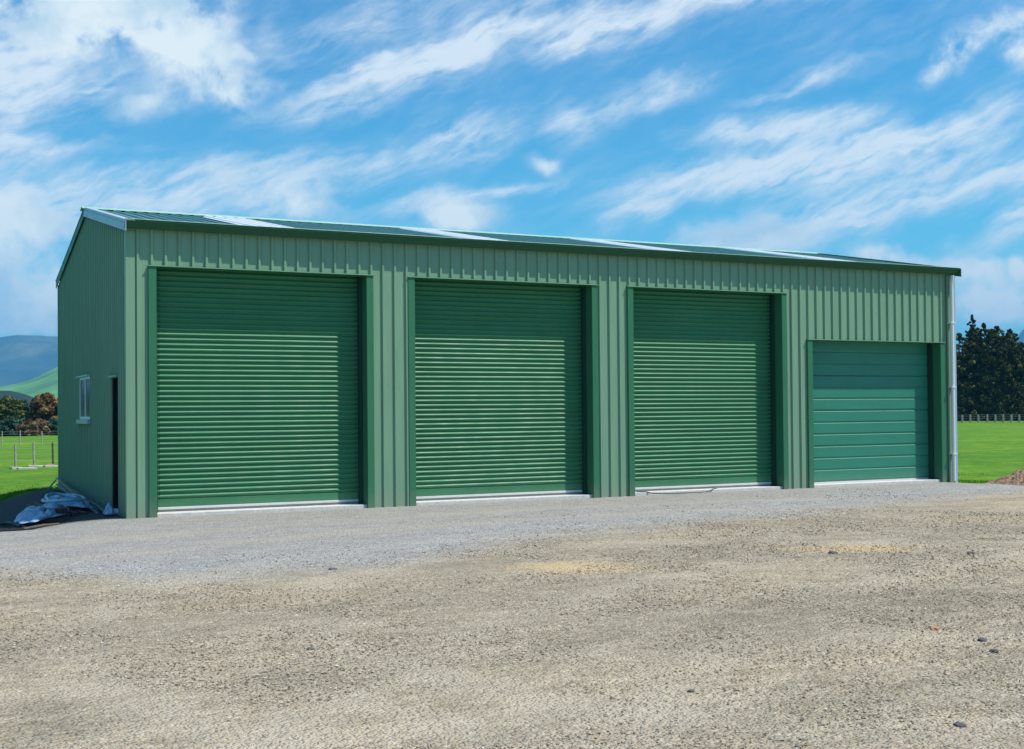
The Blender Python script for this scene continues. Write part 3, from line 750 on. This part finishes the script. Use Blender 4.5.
# small pale rag at the side door
o = crumple('rag', -0.12, 0.78, 0.09, 0.13, 0.13, 'blue_plastic', n=20, seed=8.0, z0=gz_(-0.12, 0.78)+0.004)
tag(o, label='small bluish white rag at the foot of the side door', cat='rag')
# hose lying across the threshold of the third roller door
hp = [(8.75, 0.10, 0.055), (8.9, 0.02, 0.052), (9.0, -0.06, 0.03), (9.3, -0.12, 0.018), (9.8, -0.13, 0.016), (10.15, -0.07, 0.018), (10.35, 0.02, 0.056), (10.50, 0.13, 0.060), (10.62, 0.20, 0.075)]
P_ = []
for i in range(len(hp)-1):
    for k in range(6):
        t = k/6; p0 = hp[max(i-1, 0)]; p1 = hp[i]; p2 = hp[i+1]; p3 = hp[min(i+2, len(hp)-1)]
        P_.append([0.5*(2*p1[a]+(p2[a]-p0[a])*t+(2*p0[a]-5*p1[a]+4*p2[a]-p3[a])*t*t+(-p0[a]+3*p1[a]-3*p2[a]+p3[a])*t**3) for a in (0, 1, 2)])
tag(MB().tube(P_, 0.010, 8).build('hose', 'grey_hose'), label='thin dark grey hose curving over the threshold of the third roller door', cat='hose')

# soil heap beyond the right corner
def mound(name, cx, cy, rx, ry, hgt, mat, label):
    n = 70; V = []; F = []
    for j in range(n):
        for i in range(n):
            u = -1+2*i/(n-1); v = -1+2*j/(n-1); r_ = math.hypot(u, v)
            x = cx+u*rx; y = cy+v*ry
            b_ = max(0, 1-r_**1.5)
            z = b_*hgt*(0.75+0.5*mnoise.fractal(Vector((x*1.4, y*1.4, 2)), 0.8, 2, 5))+(0.07*mnoise.fractal(Vector((x*6, y*6, 5)), 0.7, 2, 4)*min(1, b_*4))
            V.append((x, y, float(H(x, y))+z-0.03*(1-min(1, b_*5))-(0.05 if r_ > 1 else 0)))
    for j in range(n-1):
        for i in range(n-1): F.append((j*n+i, j*n+i+1, (j+1)*n+i+1, (j+1)*n+i))
    return tag(np_mesh(name, V, F, mat, smooth=False), label=label, cat='soil heap')
mound('soil_heap', 18.55, -0.75, 1.75, 1.5, 0.50, 'soil', 'low heap of brown soil and rubble at the grass edge right of the shed')

# ------------------------------------------------------------------ fences
def fence(name, pxs, dist, h, dist_slope, label, mat='timber_grey', w=0.09, extra=(), dark=()):
    pts_ = []
    for k, px in enumerate(pxs):
        x, y = spot(px, dist + dist_slope*(px-pxs[0])); pts_.append((x, y))
    root = empty(name, (pts_[0][0], pts_[0][1], float(H(*pts_[0]))), label=label, cat='fence')
    ox, oy, oz = root.location
    first = None
    for k, (x, y) in enumerate(pts_):
        hh = h*random.uniform(0.92, 1.06)
        mb = MB(); zz = float(H(x, y))-oz
        tl = random.uniform(-0.03, 0.03)
        mb.tube([(x-ox, y-oy, zz-0.2), (x-ox+tl*0.5, y-oy, zz+hh*0.5), (x-ox+tl, y-oy, zz+hh)], [w/2, w/2, w/2*0.92], 8)
        mb.build('post', 'post_dark' if k in dark else mat, root)
    for z in (0.25, 0.5, 0.75, 0.95):
        mb = MB()
        mb.tube([(x-ox, y-oy-w/2-0.004, float(H(x, y))-oz+z*h) for x, y in pts_], 0.004 if dist < 100 else 0.008, 4)
        mb.build('wire', 'wire', root)
    return root
fence('post_and_wire_fence', [-60, -38, -15.5, -2, 15.5, 34, 53, 71, 89, 108, 127], 52, 0.95, 0.0, 'weathered post and wire fence in the field left of the shed', w=0.08, dark=(6,))
fence('post_and_wire_fence', [int(930+8.15*k) for k in range(0, 26)], 171, 1.05, 0.0, 'far row of pale fence posts in front of the dark conifers', w=0.24)
fence('post_and_wire_fence', [-40, -18, 2, 20, 42, 64, 86, 108, 130], 92, 0.95, 0.0, 'farthest thin post fence at the edge of the left trees', w=0.08)
# pale blocks and boards at the foot of the near left fence
for px, dist, sx_, sy_, sz_, rz, lab in [
    (15.5, 50.0, 0.20, 0.16, 0.10, 0.3, 'small white block in the grass by the left fence'),
    (27, 49.8, 0.34, 0.10, 0.07, 0.15, 'pale board lying in the grass by the left fence'),
    (36, 51.5, 0.28, 0.16, 0.08, -0.1, 'flat cream block at the foot of the middle fence post'),
    (53, 51.2, 0.34, 0.14, 0.07, 0.1, 'pale board at the foot of the fence post nearest the shed')]:
    x, y = spot(px, dist); o = MB().box(-sx_, sx_, -sy_, sy_, -0.05, sz_*0.6).build('block' if 'block' in lab else 'board', 'pale_block', bevel=0.015)
    o.location = (x, y, float(H(x, y))+0.02); o.rotation_euler = (0, 0.05, rz); tag(o, label=lab, cat='block' if 'block' in lab else 'board')
x, y = spot(49.5, 51.4)
mnd = rock('clod', x, y, 0.16, 'soil', 'dark clod of soil beside the fence post nearest the shed', cat='clod')

# ------------------------------------------------------------------ trees
def leaf_cloud(centres, sizes, n_per, leaf, flat=0.8, droop=0.0):
    """small quads spread through a set of clumps; returns verts, faces, tint"""
    C_ = np.repeat(np.asarray(centres), n_per, axis=0); Sz = np.repeat(np.asarray(sizes), n_per)
    n = len(C_)
    d = rng.normal(size=(n, 3)); d /= np.linalg.norm(d, axis=1)[:, None]
    r_ = rng.random(n)**0.45
    P = C_ + d*(Sz*r_)[:, None]*np.array([1, 1, flat])
    nrm = d + rng.normal(size=(n, 3))*0.7 + np.array([0, 0, 0.35]); nrm /= np.linalg.norm(nrm, axis=1)[:, None]
    a = np.cross(nrm, rng.normal(size=(n, 3))); a /= np.linalg.norm(a, axis=1)[:, None]; b_ = np.cross(nrm, a)
    s1 = leaf*rng.uniform(0.6, 1.5, n)[:, None]; s2 = s1*rng.uniform(0.45, 0.9, n)[:, None]
    V = np.stack([P-a*s1, P-b_*s2, P+a*s1, P+b_*s2], 1).reshape(-1, 3)
    V[:, 2] -= droop*rng.random(len(V))
    F = np.arange(4*n).reshape(n, 4)
    clump_t = np.repeat(rng.random(len(centres)), n_per)
    tint = np.clip(0.72*clump_t+0.28*rng.random(n), 0, 1)
    return V, F, tint

def broadleaf(px, dist, h, w, mat, label, name='tree', group=None, n=70, leaf=0.14, low=0.12):
    x, y = spot(px, dist); z = float(H(x, y))
    root = empty(name, (x, y, z), label=label, cat='tree' if name != 'shrub' else 'shrub', group=group)
    mb = MB(); th_ = h*0.035+0.03
    mb.tube([(0, 0, -0.3), (0.05*w, 0, h*0.25), (-0.03*w, 0.04*w, h*0.5), (0, 0, h*0.75)], [th_*1.3, th_, th_*0.7, th_*0.25], 8)
    cs = []; sz = []
    for k in range(n):
        u = rng.random(); ang = rng.uniform(0, 6.28); zz = low+(0.96-low)*u
        prof = math.sin(math.pi*min(1, (zz-low+0.10)/(1.06-low)))**0.6
        rr = w/2*prof*math.sqrt(rng.random())*0.92
        s_ = w*rng.uniform(0.07, 0.15)
        cs.append((rr*math.cos(ang), rr*math.sin(ang), h*zz-s_*0.3)); sz.append(s_)
    for k in range(9):
        c_ = cs[k*(n//9)]
        mb.tube([(0, 0, h*0.18+h*0.04*k), (c_[0]*0.5, c_[1]*0.5, (h*0.25+c_[2])*0.55), c_], [th_*0.5, th_*0.3, th_*0.1], 6)
    mb.build('trunk', 'bark', root)
    V, F, T = leaf_cloud(cs, sz, 130, leaf)
    np_mesh('crown', V, F, mat, root, tint=T)
    return root

def conifer(px, dist, h, w, label, tops, group='dark conifers behind the far fence', dens=1.0, spire=False):
    """old shelter-belt conifer: foliage to the ground, several leading tips"""
    x, y = spot(px, dist); z = float(H(x, y))
    root = empty('conifer', (x, y, z), label=label, cat='tree', group=group)
    mb = MB()
    mb.tube([(0, 0, -0.3), (0.1, 0, h*0.3), (0, 0.1, h*0.6), (0, 0, h*0.93)], [0.42, 0.34, 0.2, 0.05], 8)
    cs = []; sz = []
    for (tx, ty, th_, tw) in tops:
        hh = h*th_; nlev = int(26*dens)
        for k in range(nlev):
            t = k/(nlev-1); zz = 0.3+(hh-0.4)*t
            r0 = tw/2*((1-t)**0.48*0.95+0.05) if not spire else tw/2*((1-t)**0.5*0.97+0.03)*(1.25 if k % 3 == 0 else 0.5)
            nb = max(6, int(26*(1-t)+5))
            for j in range(nb):
                a = rng.uniform(0, 6.28); rr = r0*rng.uniform(0.45, 1.08)
                s_ = (0.22+0.45*(1-t))*rng.uniform(0.6, 1.4)*(0.5 if spire else 1)
                cs.append((tx+rr*math.cos(a), ty+rr*math.sin(a), zz-0.12*rr+rng.normal()*0.15)); sz.append(s_)
                if rng.random() < 0.10: mb.tube([(tx*zz/hh, ty*zz/hh, max(0.2, zz-0.2)), (tx+rr*0.6*math.cos(a), ty+rr*0.6*math.sin(a), zz), cs[-1]], [0.09, 0.05, 0.02], 5)
            # leading tip
        cs += [(tx, ty, hh-0.5), (tx, ty, hh-0.2)]; sz += [0.22, 0.10]
        mb.tube([(0, 0, h*0.35), (tx*0.7, ty*0.7, hh*0.6), (tx, ty, hh-0.1)], [0.2, 0.12, 0.03], 6)
    mb.build('trunk', 'bark', root)
    V, F, T = leaf_cloud(cs, sz, 34, 0.15, flat=0.75, droop=0.08)
    np_mesh('crown', V, F, 'conifer_leaf', root, tint=T)
    return root
DC = 192
conifer(960, DC-2, 12.6, 8, 'dark conifer partly hidden by the far end of the shed', [(0, 0, 1.0, 9), (-2.2, 0.5, 0.93, 7), (1.6, -1, 0.9, 7)])
conifer(973.5, DC+2, 13.9, 8, 'tallest dark conifer carrying a spiky whorled tip', [(0, 0, 0.96, 8.5), (-0.8, -1.5, 0.92, 7), (1.3, 0.5, 0.95, 7)])
conifer(973.5, DC, 15.2, 3, 'narrow spire standing out of the tallest conifer', [(0, 0, 1.0, 4.2)], spire=True)
conifer(985.5, DC+1, 13.9, 8, 'dark olive conifer second along from the tallest tree', [(0, 0, 1.0, 8.5), (1.0, -0.8, 0.95, 7), (-0.9, 0.6, 0.95, 6)])
conifer(998.5, DC-1, 13.4, 8, 'bushy dark conifer in the middle of the far belt', [(0, 0, 1.0, 8.5), (-1.4, 0, 0.95, 7), (0.9, -1.2, 0.93, 7)])
conifer(1011, DC+2, 13.1, 8, 'dark conifer with a blunt tip near the end of the belt', [(0, 0, 1.0, 8), (1.3, 0.5, 0.93, 6.5), (-1.2, 0.5, 0.93, 6.5)])
conifer(1023, DC, 11.2, 8, 'lower dark conifer where the belt slopes down', [(0, 0, 1.0, 8), (1.5, 0, 0.9, 6), (-1.3, 0.4, 0.95, 6)])
conifer(1042, DC, 10.6, 8, 'last low conifer of the belt on the right', [(0, 0, 1.0, 8), (1.5, 0, 0.85, 6)])

DL = 133
broadleaf(8, DL+3, 3.9, 4.6, 'olive_leaf', 'rounded olive green tree at the left edge of the field', n=80, leaf=0.16, low=0.04)
broadleaf(-18, DL+6, 4.2, 5.0, 'olive_leaf', 'olive green tree furthest left beyond the picture edge', n=80, leaf=0.16, low=0.04)
broadleaf(24, DL+12, 3.6, 3.2, 'bluegreen_leaf', 'dark bluish green tree between the olive and the copper tree', n=60, leaf=0.15, low=0.04)
broadleaf(47, DL+1, 4.3, 4.2, 'copper_leaf', 'tallest copper brown tree beside the shed wall', n=95, leaf=0.15, low=0.06)
broadleaf(66, DL+4, 4.0, 4.2, 'copper_leaf', 'copper brown tree hidden behind the shed corner', n=80, leaf=0.15, low=0.06)
broadleaf(36, DL-4, 1.6, 3.4, 'shrub_leaf', 'low rusty shrub in front of the copper tree', name='shrub', n=50, leaf=0.11, low=0.02)
broadleaf(14, DL-2, 1.9, 3.6, 'bluegreen_leaf', 'low dark shrub below the olive tree', name='shrub', n=50, leaf=0.12, low=0.02)
broadleaf(54, DL-3, 1.7, 2.6, 'bluegreen_leaf', 'low dark shrub below the copper tree', name='shrub', n=50, leaf=0.12, low=0.02)

# ------------------------------------------------------------------ grass blades on the near banks
def blades():
    xs = []; ys = []
    n = 220000
    # left wedge behind the shade, right wedge past the corner
    ang = np.concatenate([rng.uniform(R(-6), R(9), n//2), rng.uniform(R(44), R(56), n//2)])
    rr = np.concatenate([26+16*rng.random(n//2), 20+20*rng.random(n//2)])
    x = CAM[0]+np.sin(ang)*rr; y = CAM[1]+np.cos(ang)*rr
    th = np.arctan2(y-BC[1], x-BC[0]); rb = np.interp(th, _ang, _rad, period=2*math.pi)
    d_ = np.hypot(x-BC[0], y-BC[1])-rb
    k = (d_ > 0.05) & (rng.random(len(x)) < np.exp(-d_/2.5)) & ~((x > -0.2) & (x < L+0.3) & (y > -0.2) & (y < D+0.3)) & ~(((x-18.55)/1.6)**2+((y+0.75)/1.4)**2 < 1)
    x, y = x[k], y[k]; n = len(x)
    z = H(x, y); h = rng.uniform(0.02, 0.06, n); a = rng.uniform(0, 6.28, n); w = rng.uniform(0.006, 0.014, n)*1.6
    lean = rng.normal(size=(n, 2))*0.04
    P0 = np.stack([x-np.cos(a)*w, y-np.sin(a)*w, z-0.02], 1); P1 = np.stack([x+np.cos(a)*w, y+np.sin(a)*w, z-0.02], 1)
    P2 = np.stack([x+lean[:, 0], y+lean[:, 1], z+h], 1)
    V = np.stack([P0, P1, P2], 1).reshape(-1, 3)
    tag(np_mesh('grass', V, np.arange(3*n).reshape(n, 3), 'grass_blade', tint=rng.random(n)), label='short green grass on the banks around the yard', cat='grass', kind='stuff')
blades()

# ------------------------------------------------------------------ hills and mountains
def az_of(px): d = ray(px, 405); return math.atan2(d[0], d[1])
def hor(px):                      # image row of the true horizon at that column
    return 415.75-9.0*px/1024
def range_mesh(name, d0, dmid, d1, prof, mat, label, a0, a1, na=260, nr=26, rough=0.12, seed=0.0, ns=1.0):
    """a ridge: prof gives (px column, row of the crest) pairs"""
    azs = np.linspace(a0, a1, na); pa_ = np.array([az_of(p) for p, _ in prof])
    ph = np.array([(hor(p)-r_)/FPX*dmid for p, r_ in prof])
    V = []; F = []
    for i, a in enumerate(azs):
        hp_ = float(np.interp(a, pa_, ph))
        for j in range(nr):
            t = j/(nr-1); d_ = d0+(d1-d0)*t; tm = (dmid-d0)/(d1-d0)
            s_ = sm(t/tm) if t < tm else sm((1-t)/(1-tm))
            x = CAM[0]+math.sin(a)*d_; y = CAM[1]+math.cos(a)*d_
            f = mnoise.fractal(Vector((x/dmid*14*ns+seed, y/dmid*14*ns, seed)), 0.9, 2.1, 6)
            k_ = float(sm((abs(t-tm)-0.02)/0.25)); z = hp_*float(s_)*(1+rough*f*(0.25+2.2*k_))
            V.append((x, y, z-0.6 if s_ > 0.01 else -3.0))
    for i in range(na-1):
        for j in range(nr-1): F.append((i*nr+j, i*nr+j+1, (i+1)*nr+j+1, (i+1)*nr+j))
    return tag(np_mesh(name, V, F, mat, smooth=True), kind='structure', label=label)
range_mesh('mountains', 5200, 7000, 8600, [(-900, 360), (-300, 352), (-60, 347), (0, 344), (15, 341), (57, 341), (200, 338), (500, 352), (800, 380), (940, 392), (1004, 372), (1016, 345), (1028, 331), (1200, 335), (1800, 350)], 'mountain_rock', 'blue hazy mountain range', R(-45), R(95), 420, nr=60, rough=0.10, seed=2, ns=1.3)
range_mesh('hills', 1500, 2600, 3600, [(-900, 392), (-200, 394), (-40, 391), (0, 388.5), (20, 385), (36, 380), (50, 373), (57, 370), (90, 358), (160, 352), (400, 372), (800, 398), (1000, 404), (1300, 402), (1800, 396)], 'hill_grass', 'green foothills below the mountains', R(-45), R(95), 380, rough=0.06, seed=5)
range_mesh('wooded_hill', 700, 1000, 1300, [(-900, 398), (-200, 392), (-20, 390.5), (8, 389.5), (22, 392), (34, 396), (44, 408), (60, 416), (1800, 416)], 'hill_forest', 'dark wooded rise in front of the foothills', R(-45), az_of(50), 160, rough=0.06, seed=9)

# ------------------------------------------------------------------ haze
bmx = MB().box(-9500, 9500, -9500, 9500, -6, 540)
m = bpy.data.materials.new('haze_air'); m.use_nodes = True; nt = m.node_tree; nt.nodes.clear()
out = nt.nodes.new('ShaderNodeOutputMaterial'); pv = nt.nodes.new('ShaderNodeVolumePrincipled')
pv.inputs['Color'].default_value = (0.15, 0.58, 1.0, 1); pv.inputs['Density'].default_value = 1.4e-4
pv.inputs['Anisotropy'].default_value = 0.0
nt.links.new(pv.outputs[0], out.inputs['Volume']); MATS['haze_air'] = m
HAZE = True
if HAZE: tag(bmx.build('haze', 'haze_air'), kind='stuff', label='thin blue haze over the far country', cat='haze')

# ------------------------------------------------------------------ sun and sky
sdir = Vector((1.24, -1.0, 2.78)).normalized()
sun = bpy.data.lights.new('sun', 'SUN'); sun.energy = 5.0; sun.angle = R(0.53); sun.color = (1.0, 0.94, 0.84)
so = bpy.data.objects.new('sun', sun); COL.objects.link(so)
so.rotation_euler = (-sdir).to_track_quat('-Z', 'Y').to_euler()

w = bpy.data.worlds.new('World'); S.world = w; w.use_nodes = True; nt = w.node_tree; nt.nodes.clear()
wo = nt.nodes.new('ShaderNodeOutputWorld'); bg = nt.nodes.new('ShaderNodeBackground')
sky = nt.nodes.new('ShaderNodeTexSky'); sky.sky_type = 'NISHITA'; sky.sun_disc = False
sky.sun_elevation = math.asin(sdir.z); sky.sun_rotation = math.atan2(sdir.x, sdir.y)
sky.air_density = 1.0; sky.dust_density = 0.3; sky.ozone_density = 1.6; sky.altitude = 0
bg.inputs['Strength'].default_value = 0.080
tc = nt.nodes.new('ShaderNodeTexCoord')
sp_ = nt.nodes.new('ShaderNodeSeparateXYZ'); nt.links.new(tc.outputs['Generated'], sp_.inputs[0])
az = math_n(nt, 'ARCTAN2', sp_.outputs[0], sp_.outputs[1]); el = math_n(nt, 'ARCSINE', sp_.outputs[2])
cb = nt.nodes.new('ShaderNodeCombineXYZ'); nt.links.new(az, cb.inputs[0]); nt.links.new(el, cb.inputs[1])
UV = cb.outputs[0]
# gently warp the coordinates so that no cloud has a clean edge
wn_ = N(nt, 'ShaderNodeTexNoise'); wn_.inputs['Scale'].default_value = 22; wn_.inputs['Detail'].default_value = 5; nt.links.new(UV, wn_.inputs['Vector'])
wv = N(nt, 'ShaderNodeVectorMath', operation='MULTIPLY_ADD'); nt.links.new(wn_.outputs['Color'], wv.inputs[0])
wv.inputs[1].default_value = (0.050, 0.030, 0); 
sv = N(nt, 'ShaderNodeVectorMath', operation='SUBTRACT'); nt.links.new(UV, sv.inputs[0]); sv.inputs[1].default_value = (0.025, 0.015, 0)
nt.links.new(sv.outputs[0], wv.inputs[2]); WUV = wv.outputs[0]
# clouds by direction: column,row of the centre, half sizes, tilt, strength, puffy?
CL = [
 (125, 18, 100, 36, 0, 1.0, 1), (40, 5, 80, 35, 0, .55, 1), (205, 78, 52, 26, -35, .62, 1), (238, 92, 26, 20, -20, .5, 1), (150, 104, 30, 13, 10, .5, 1), (240, 54, 14, 5, -15, .4, 1),
 (25, 80, 100, 28, 4, .9, 0), (0, 50, 40, 55, 0, .5, 0), (55, 143, 75, 8, 3, .5, 0), (15, 172, 60, 26, 0, .6, 0),
 (190, 190, 160, 26, 9, .95, 0), (285, 196, 62, 26, 0, .75, 1), (15, 255, 90, 42, 0, .72, 1), (40, 212, 80, 20, 0, .55, 1), (20, 300, 110, 18, 0, .45, 1), (30, 322, 90, 20, 0, .9, 1),
 (395, 72, 115, 17, 21, 1.0, 0), (462, 47, 60, 13, 22, .6, 0), (380, 25, 120, 20, 18, .38, 0), (600, 22, 130, 20, 9, .55, 0), (720, 4, 120, 10, 6, .5, 0), (585, 40, 40, 16, 15, .4, 0),
 (468, 138, 42, 20, 15, .7, 0), (430, 152, 100, 24, 12, .25, 0), (576, 130, 26, 17, 0, .6, 0), (548, 165, 26, 7, -8, .5, 1), (480, 196, 75, 7, 9, .55, 0), (460, 216, 50, 12, 0, .75, 1), (430, 205, 60, 10, 8, .4, 0),
 (650, 96, 55, 13, 14, .6, 0), (800, 82, 60, 7, 14, .5, 0), (785, 125, 80, 11, 3, .85, 0), (640, 212, 32, 12, 12, .75, 0),
 (775, 168, 120, 22, 8, .85, 0), (690, 182, 90, 16, 8, .5, 0), (930, 146, 100, 18, 13, .75, 0), (880, 206, 200, 18, 12, .95, 0), (745, 236, 60, 16, 0, .85, 1),
 (958, 50, 34, 13, 32, 1.0, 1), (1017, 38, 20, 26, 20, 1.0, 1), (880, 250, 30, 11, 8, .75, 1), (925, 264, 45, 8, 0, .8, 1),
 (975, 272, 38, 12, 0, .62, 1), (985, 302, 46, 14, 0, .72, 1), (1015, 225, 40, 11, 22, .9, 0), (1022, 266, 14, 12, 0, .9, 1), (1000, 322, 60, 9, 0, .5, 1),
 (-120, 120, 100, 40, 5, .6, 0), (1220, 160, 150, 40, 10, .8, 0), (1250, 290, 170, 40, 0, .9, 1), (300, -150, 260, 40, 18, .7, 0), (850, -140, 260, 50, 12, .6, 0)]
acc = {0: None, 1: None}
for px, py, rx, ry, rot, st, pf in CL:
    d = ray(px, py); a_ = math.atan2(d[0], d[1]); e_ = math.asin(d[2])
    mp = N(nt, 'ShaderNodeMapping', vector_type='TEXTURE'); nt.links.new(WUV, mp.inputs[0])
    mp.inputs['Location'].default_value = (a_, e_, 0); mp.inputs['Rotation'].default_value = (0, 0, R(rot))
    mp.inputs['Scale'].default_value = (1.25*rx/FPX/math.cos(e_), 1.3*ry/FPX, 1)
    ln = N(nt, 'ShaderNodeVectorMath', operation='LENGTH'); nt.links.new(mp.outputs[0], ln.inputs[0])
    mr = N(nt, 'ShaderNodeMapRange', interpolation_type='SMOOTHSTEP'); mr.inputs[1].default_value = 1.45; mr.inputs[2].default_value = 0.0
    mr.inputs[3].default_value = 0; mr.inputs[4].default_value = st
    nt.links.new(ln.outputs['Value'], mr.inputs[0])
    acc[pf] = mr.outputs[0] if acc[pf] is None else math_n(nt, 'ADD', acc[pf], mr.outputs[0])
# fibres for the cirrus, billows for the cumulus
def wmap(scale, rot, src=UV):
    mp = N(nt, 'ShaderNodeMapping'); nt.links.new(src, mp.inputs[0]); mp.inputs['Scale'].default_value = scale; mp.inputs['Rotation'].default_value = (0, 0, rot); return mp.outputs[0]
# mapping POINT: rotate after scaling is applied first, so turn the frame before stretching
rotd = wmap((1, 1, 1), R(-17), WUV)
st1 = noise_tex(nt, 1.0, 10, 0.60, wmap((9, 85, 1), 0, rotd), 0.25)
rot2 = wmap((1, 1, 1), R(-30), UV)
st2 = noise_tex(nt, 1.0, 10, 0.62, wmap((26, 110, 1), 0, rot2), 0.35)
st3 = noise_tex(nt, 16, 7, 0.6, UV, 0.2)
pfn = noise_tex(nt, 20, 9, 0.60, UV, 0.15)
fib = math_n(nt, 'ADD', math_n(nt, 'ADD', math_n(nt, 'MULTIPLY', st1, 0.40), math_n(nt, 'MULTIPLY', st2, 0.30)), math_n(nt, 'MULTIPLY', st3, 0.30))
def dens(accv, nz, k, lo, hi, add=0.2):
    t = math_n(nt, 'MULTIPLY', math_n(nt, 'MULTIPLY_ADD', nz, 2.0, -1.0), k)
    t = math_n(nt, 'MULTIPLY', t, math_n(nt, 'ADD', accv, add))
    t = math_n(nt, 'ADD', t, accv)
    mr = N(nt, 'ShaderNodeMapRange', interpolation_type='SMOOTHSTEP'); mr.inputs[1].default_value = lo; mr.inputs[2].default_value = hi
    nt.links.new(t, mr.inputs[0]); return mr.outputs[0]
veil = N(nt, 'ShaderNodeMapRange'); veil.inputs[1].default_value = 0.38; veil.inputs[2].default_value = 0.70
veil.inputs[3].default_value = 0.0; veil.inputs[4].default_value = 0.36
nt.links.new(noise_tex(nt, 5.5, 6, 0.6, wmap((0.7, 2.2, 1), 0, rotd)), veil.inputs[0])
acc[0] = math_n(nt, 'ADD', acc[0], veil.outputs[0])
dw = dens(acc[0], fib, 2.6, -0.10, 1.45, 0.14)
dp_ = dens(acc[1], pfn, 2.4, 0.0, 1.05, 0.10)
inv = math_n(nt, 'MULTIPLY', math_n(nt, 'SUBTRACT', 1.0, math_n(nt, 'MULTIPLY', dw, 0.86)), math_n(nt, 'SUBTRACT', 1.0, math_n(nt, 'MULTIPLY', dp_, 0.93)))
cover = math_n(nt, 'SUBTRACT', 1.0, inv)
eg = N(nt, 'ShaderNodeMapRange'); eg.inputs[1].default_value = 0.0; eg.inputs[2].default_value = 0.42; nt.links.new(el, eg.inputs[0])
tcol = ramp(nt, [(0.0, (0.58, 1.45, 1.62)), (0.45, (0.46, 1.42, 1.66)), (1.0, (0.34, 1.22, 1.72))], eg.outputs[0]).outputs[0]
tint_ = mixc(nt, 1.0, sky.outputs[0], tcol, 'MULTIPLY')
shade = ramp(nt, [(0.36, (6.2, 8.3, 9.8)), (0.56, (10.4, 11.4, 11.4))], noise_tex(nt, 17, 6, 0.55, UV)).outputs[0]
cloudc = mixc(nt, dp_, (10.0, 10.9, 11.4), shade)
mixed = mixc(nt, cover, tint_, cloudc)
nt.links.new(mixed, bg.inputs[0]); nt.links.new(bg.outputs[0], wo.inputs[0])
w.cycles.sampling_method = 'MANUAL'; w.cycles.sample_map_resolution = 512

# ------------------------------------------------------------------ camera
cd = bpy.data.cameras.new('camera'); cam = bpy.data.objects.new('camera', cd); COL.objects.link(cam)
M = Matrix(((_r[0], _u[0], -_f[0], CAM[0]), (_r[1], _u[1], -_f[1], CAM[1]), (_r[2], _u[2], -_f[2], CAM[2]), (0, 0, 0, 1)))
cam.matrix_world = M
cd.sensor_width = 36; cd.lens = FPX/1024*36; cd.shift_y = (PY-374.5)/1024
cd.clip_start = 0.1; cd.clip_end = 40000
S.camera = cam
S.view_settings.view_transform = 'Standard'; S.view_settings.look = 'None'; S.view_settings.gamma = 1
S.view_settings.exposure = 0.20; S.view_settings.use_curve_mapping = False
S.cycles.volume_bounces = 0; S.cycles.max_bounces = 6; S.cycles.diffuse_bounces = 3; S.cycles.glossy_bounces = 2
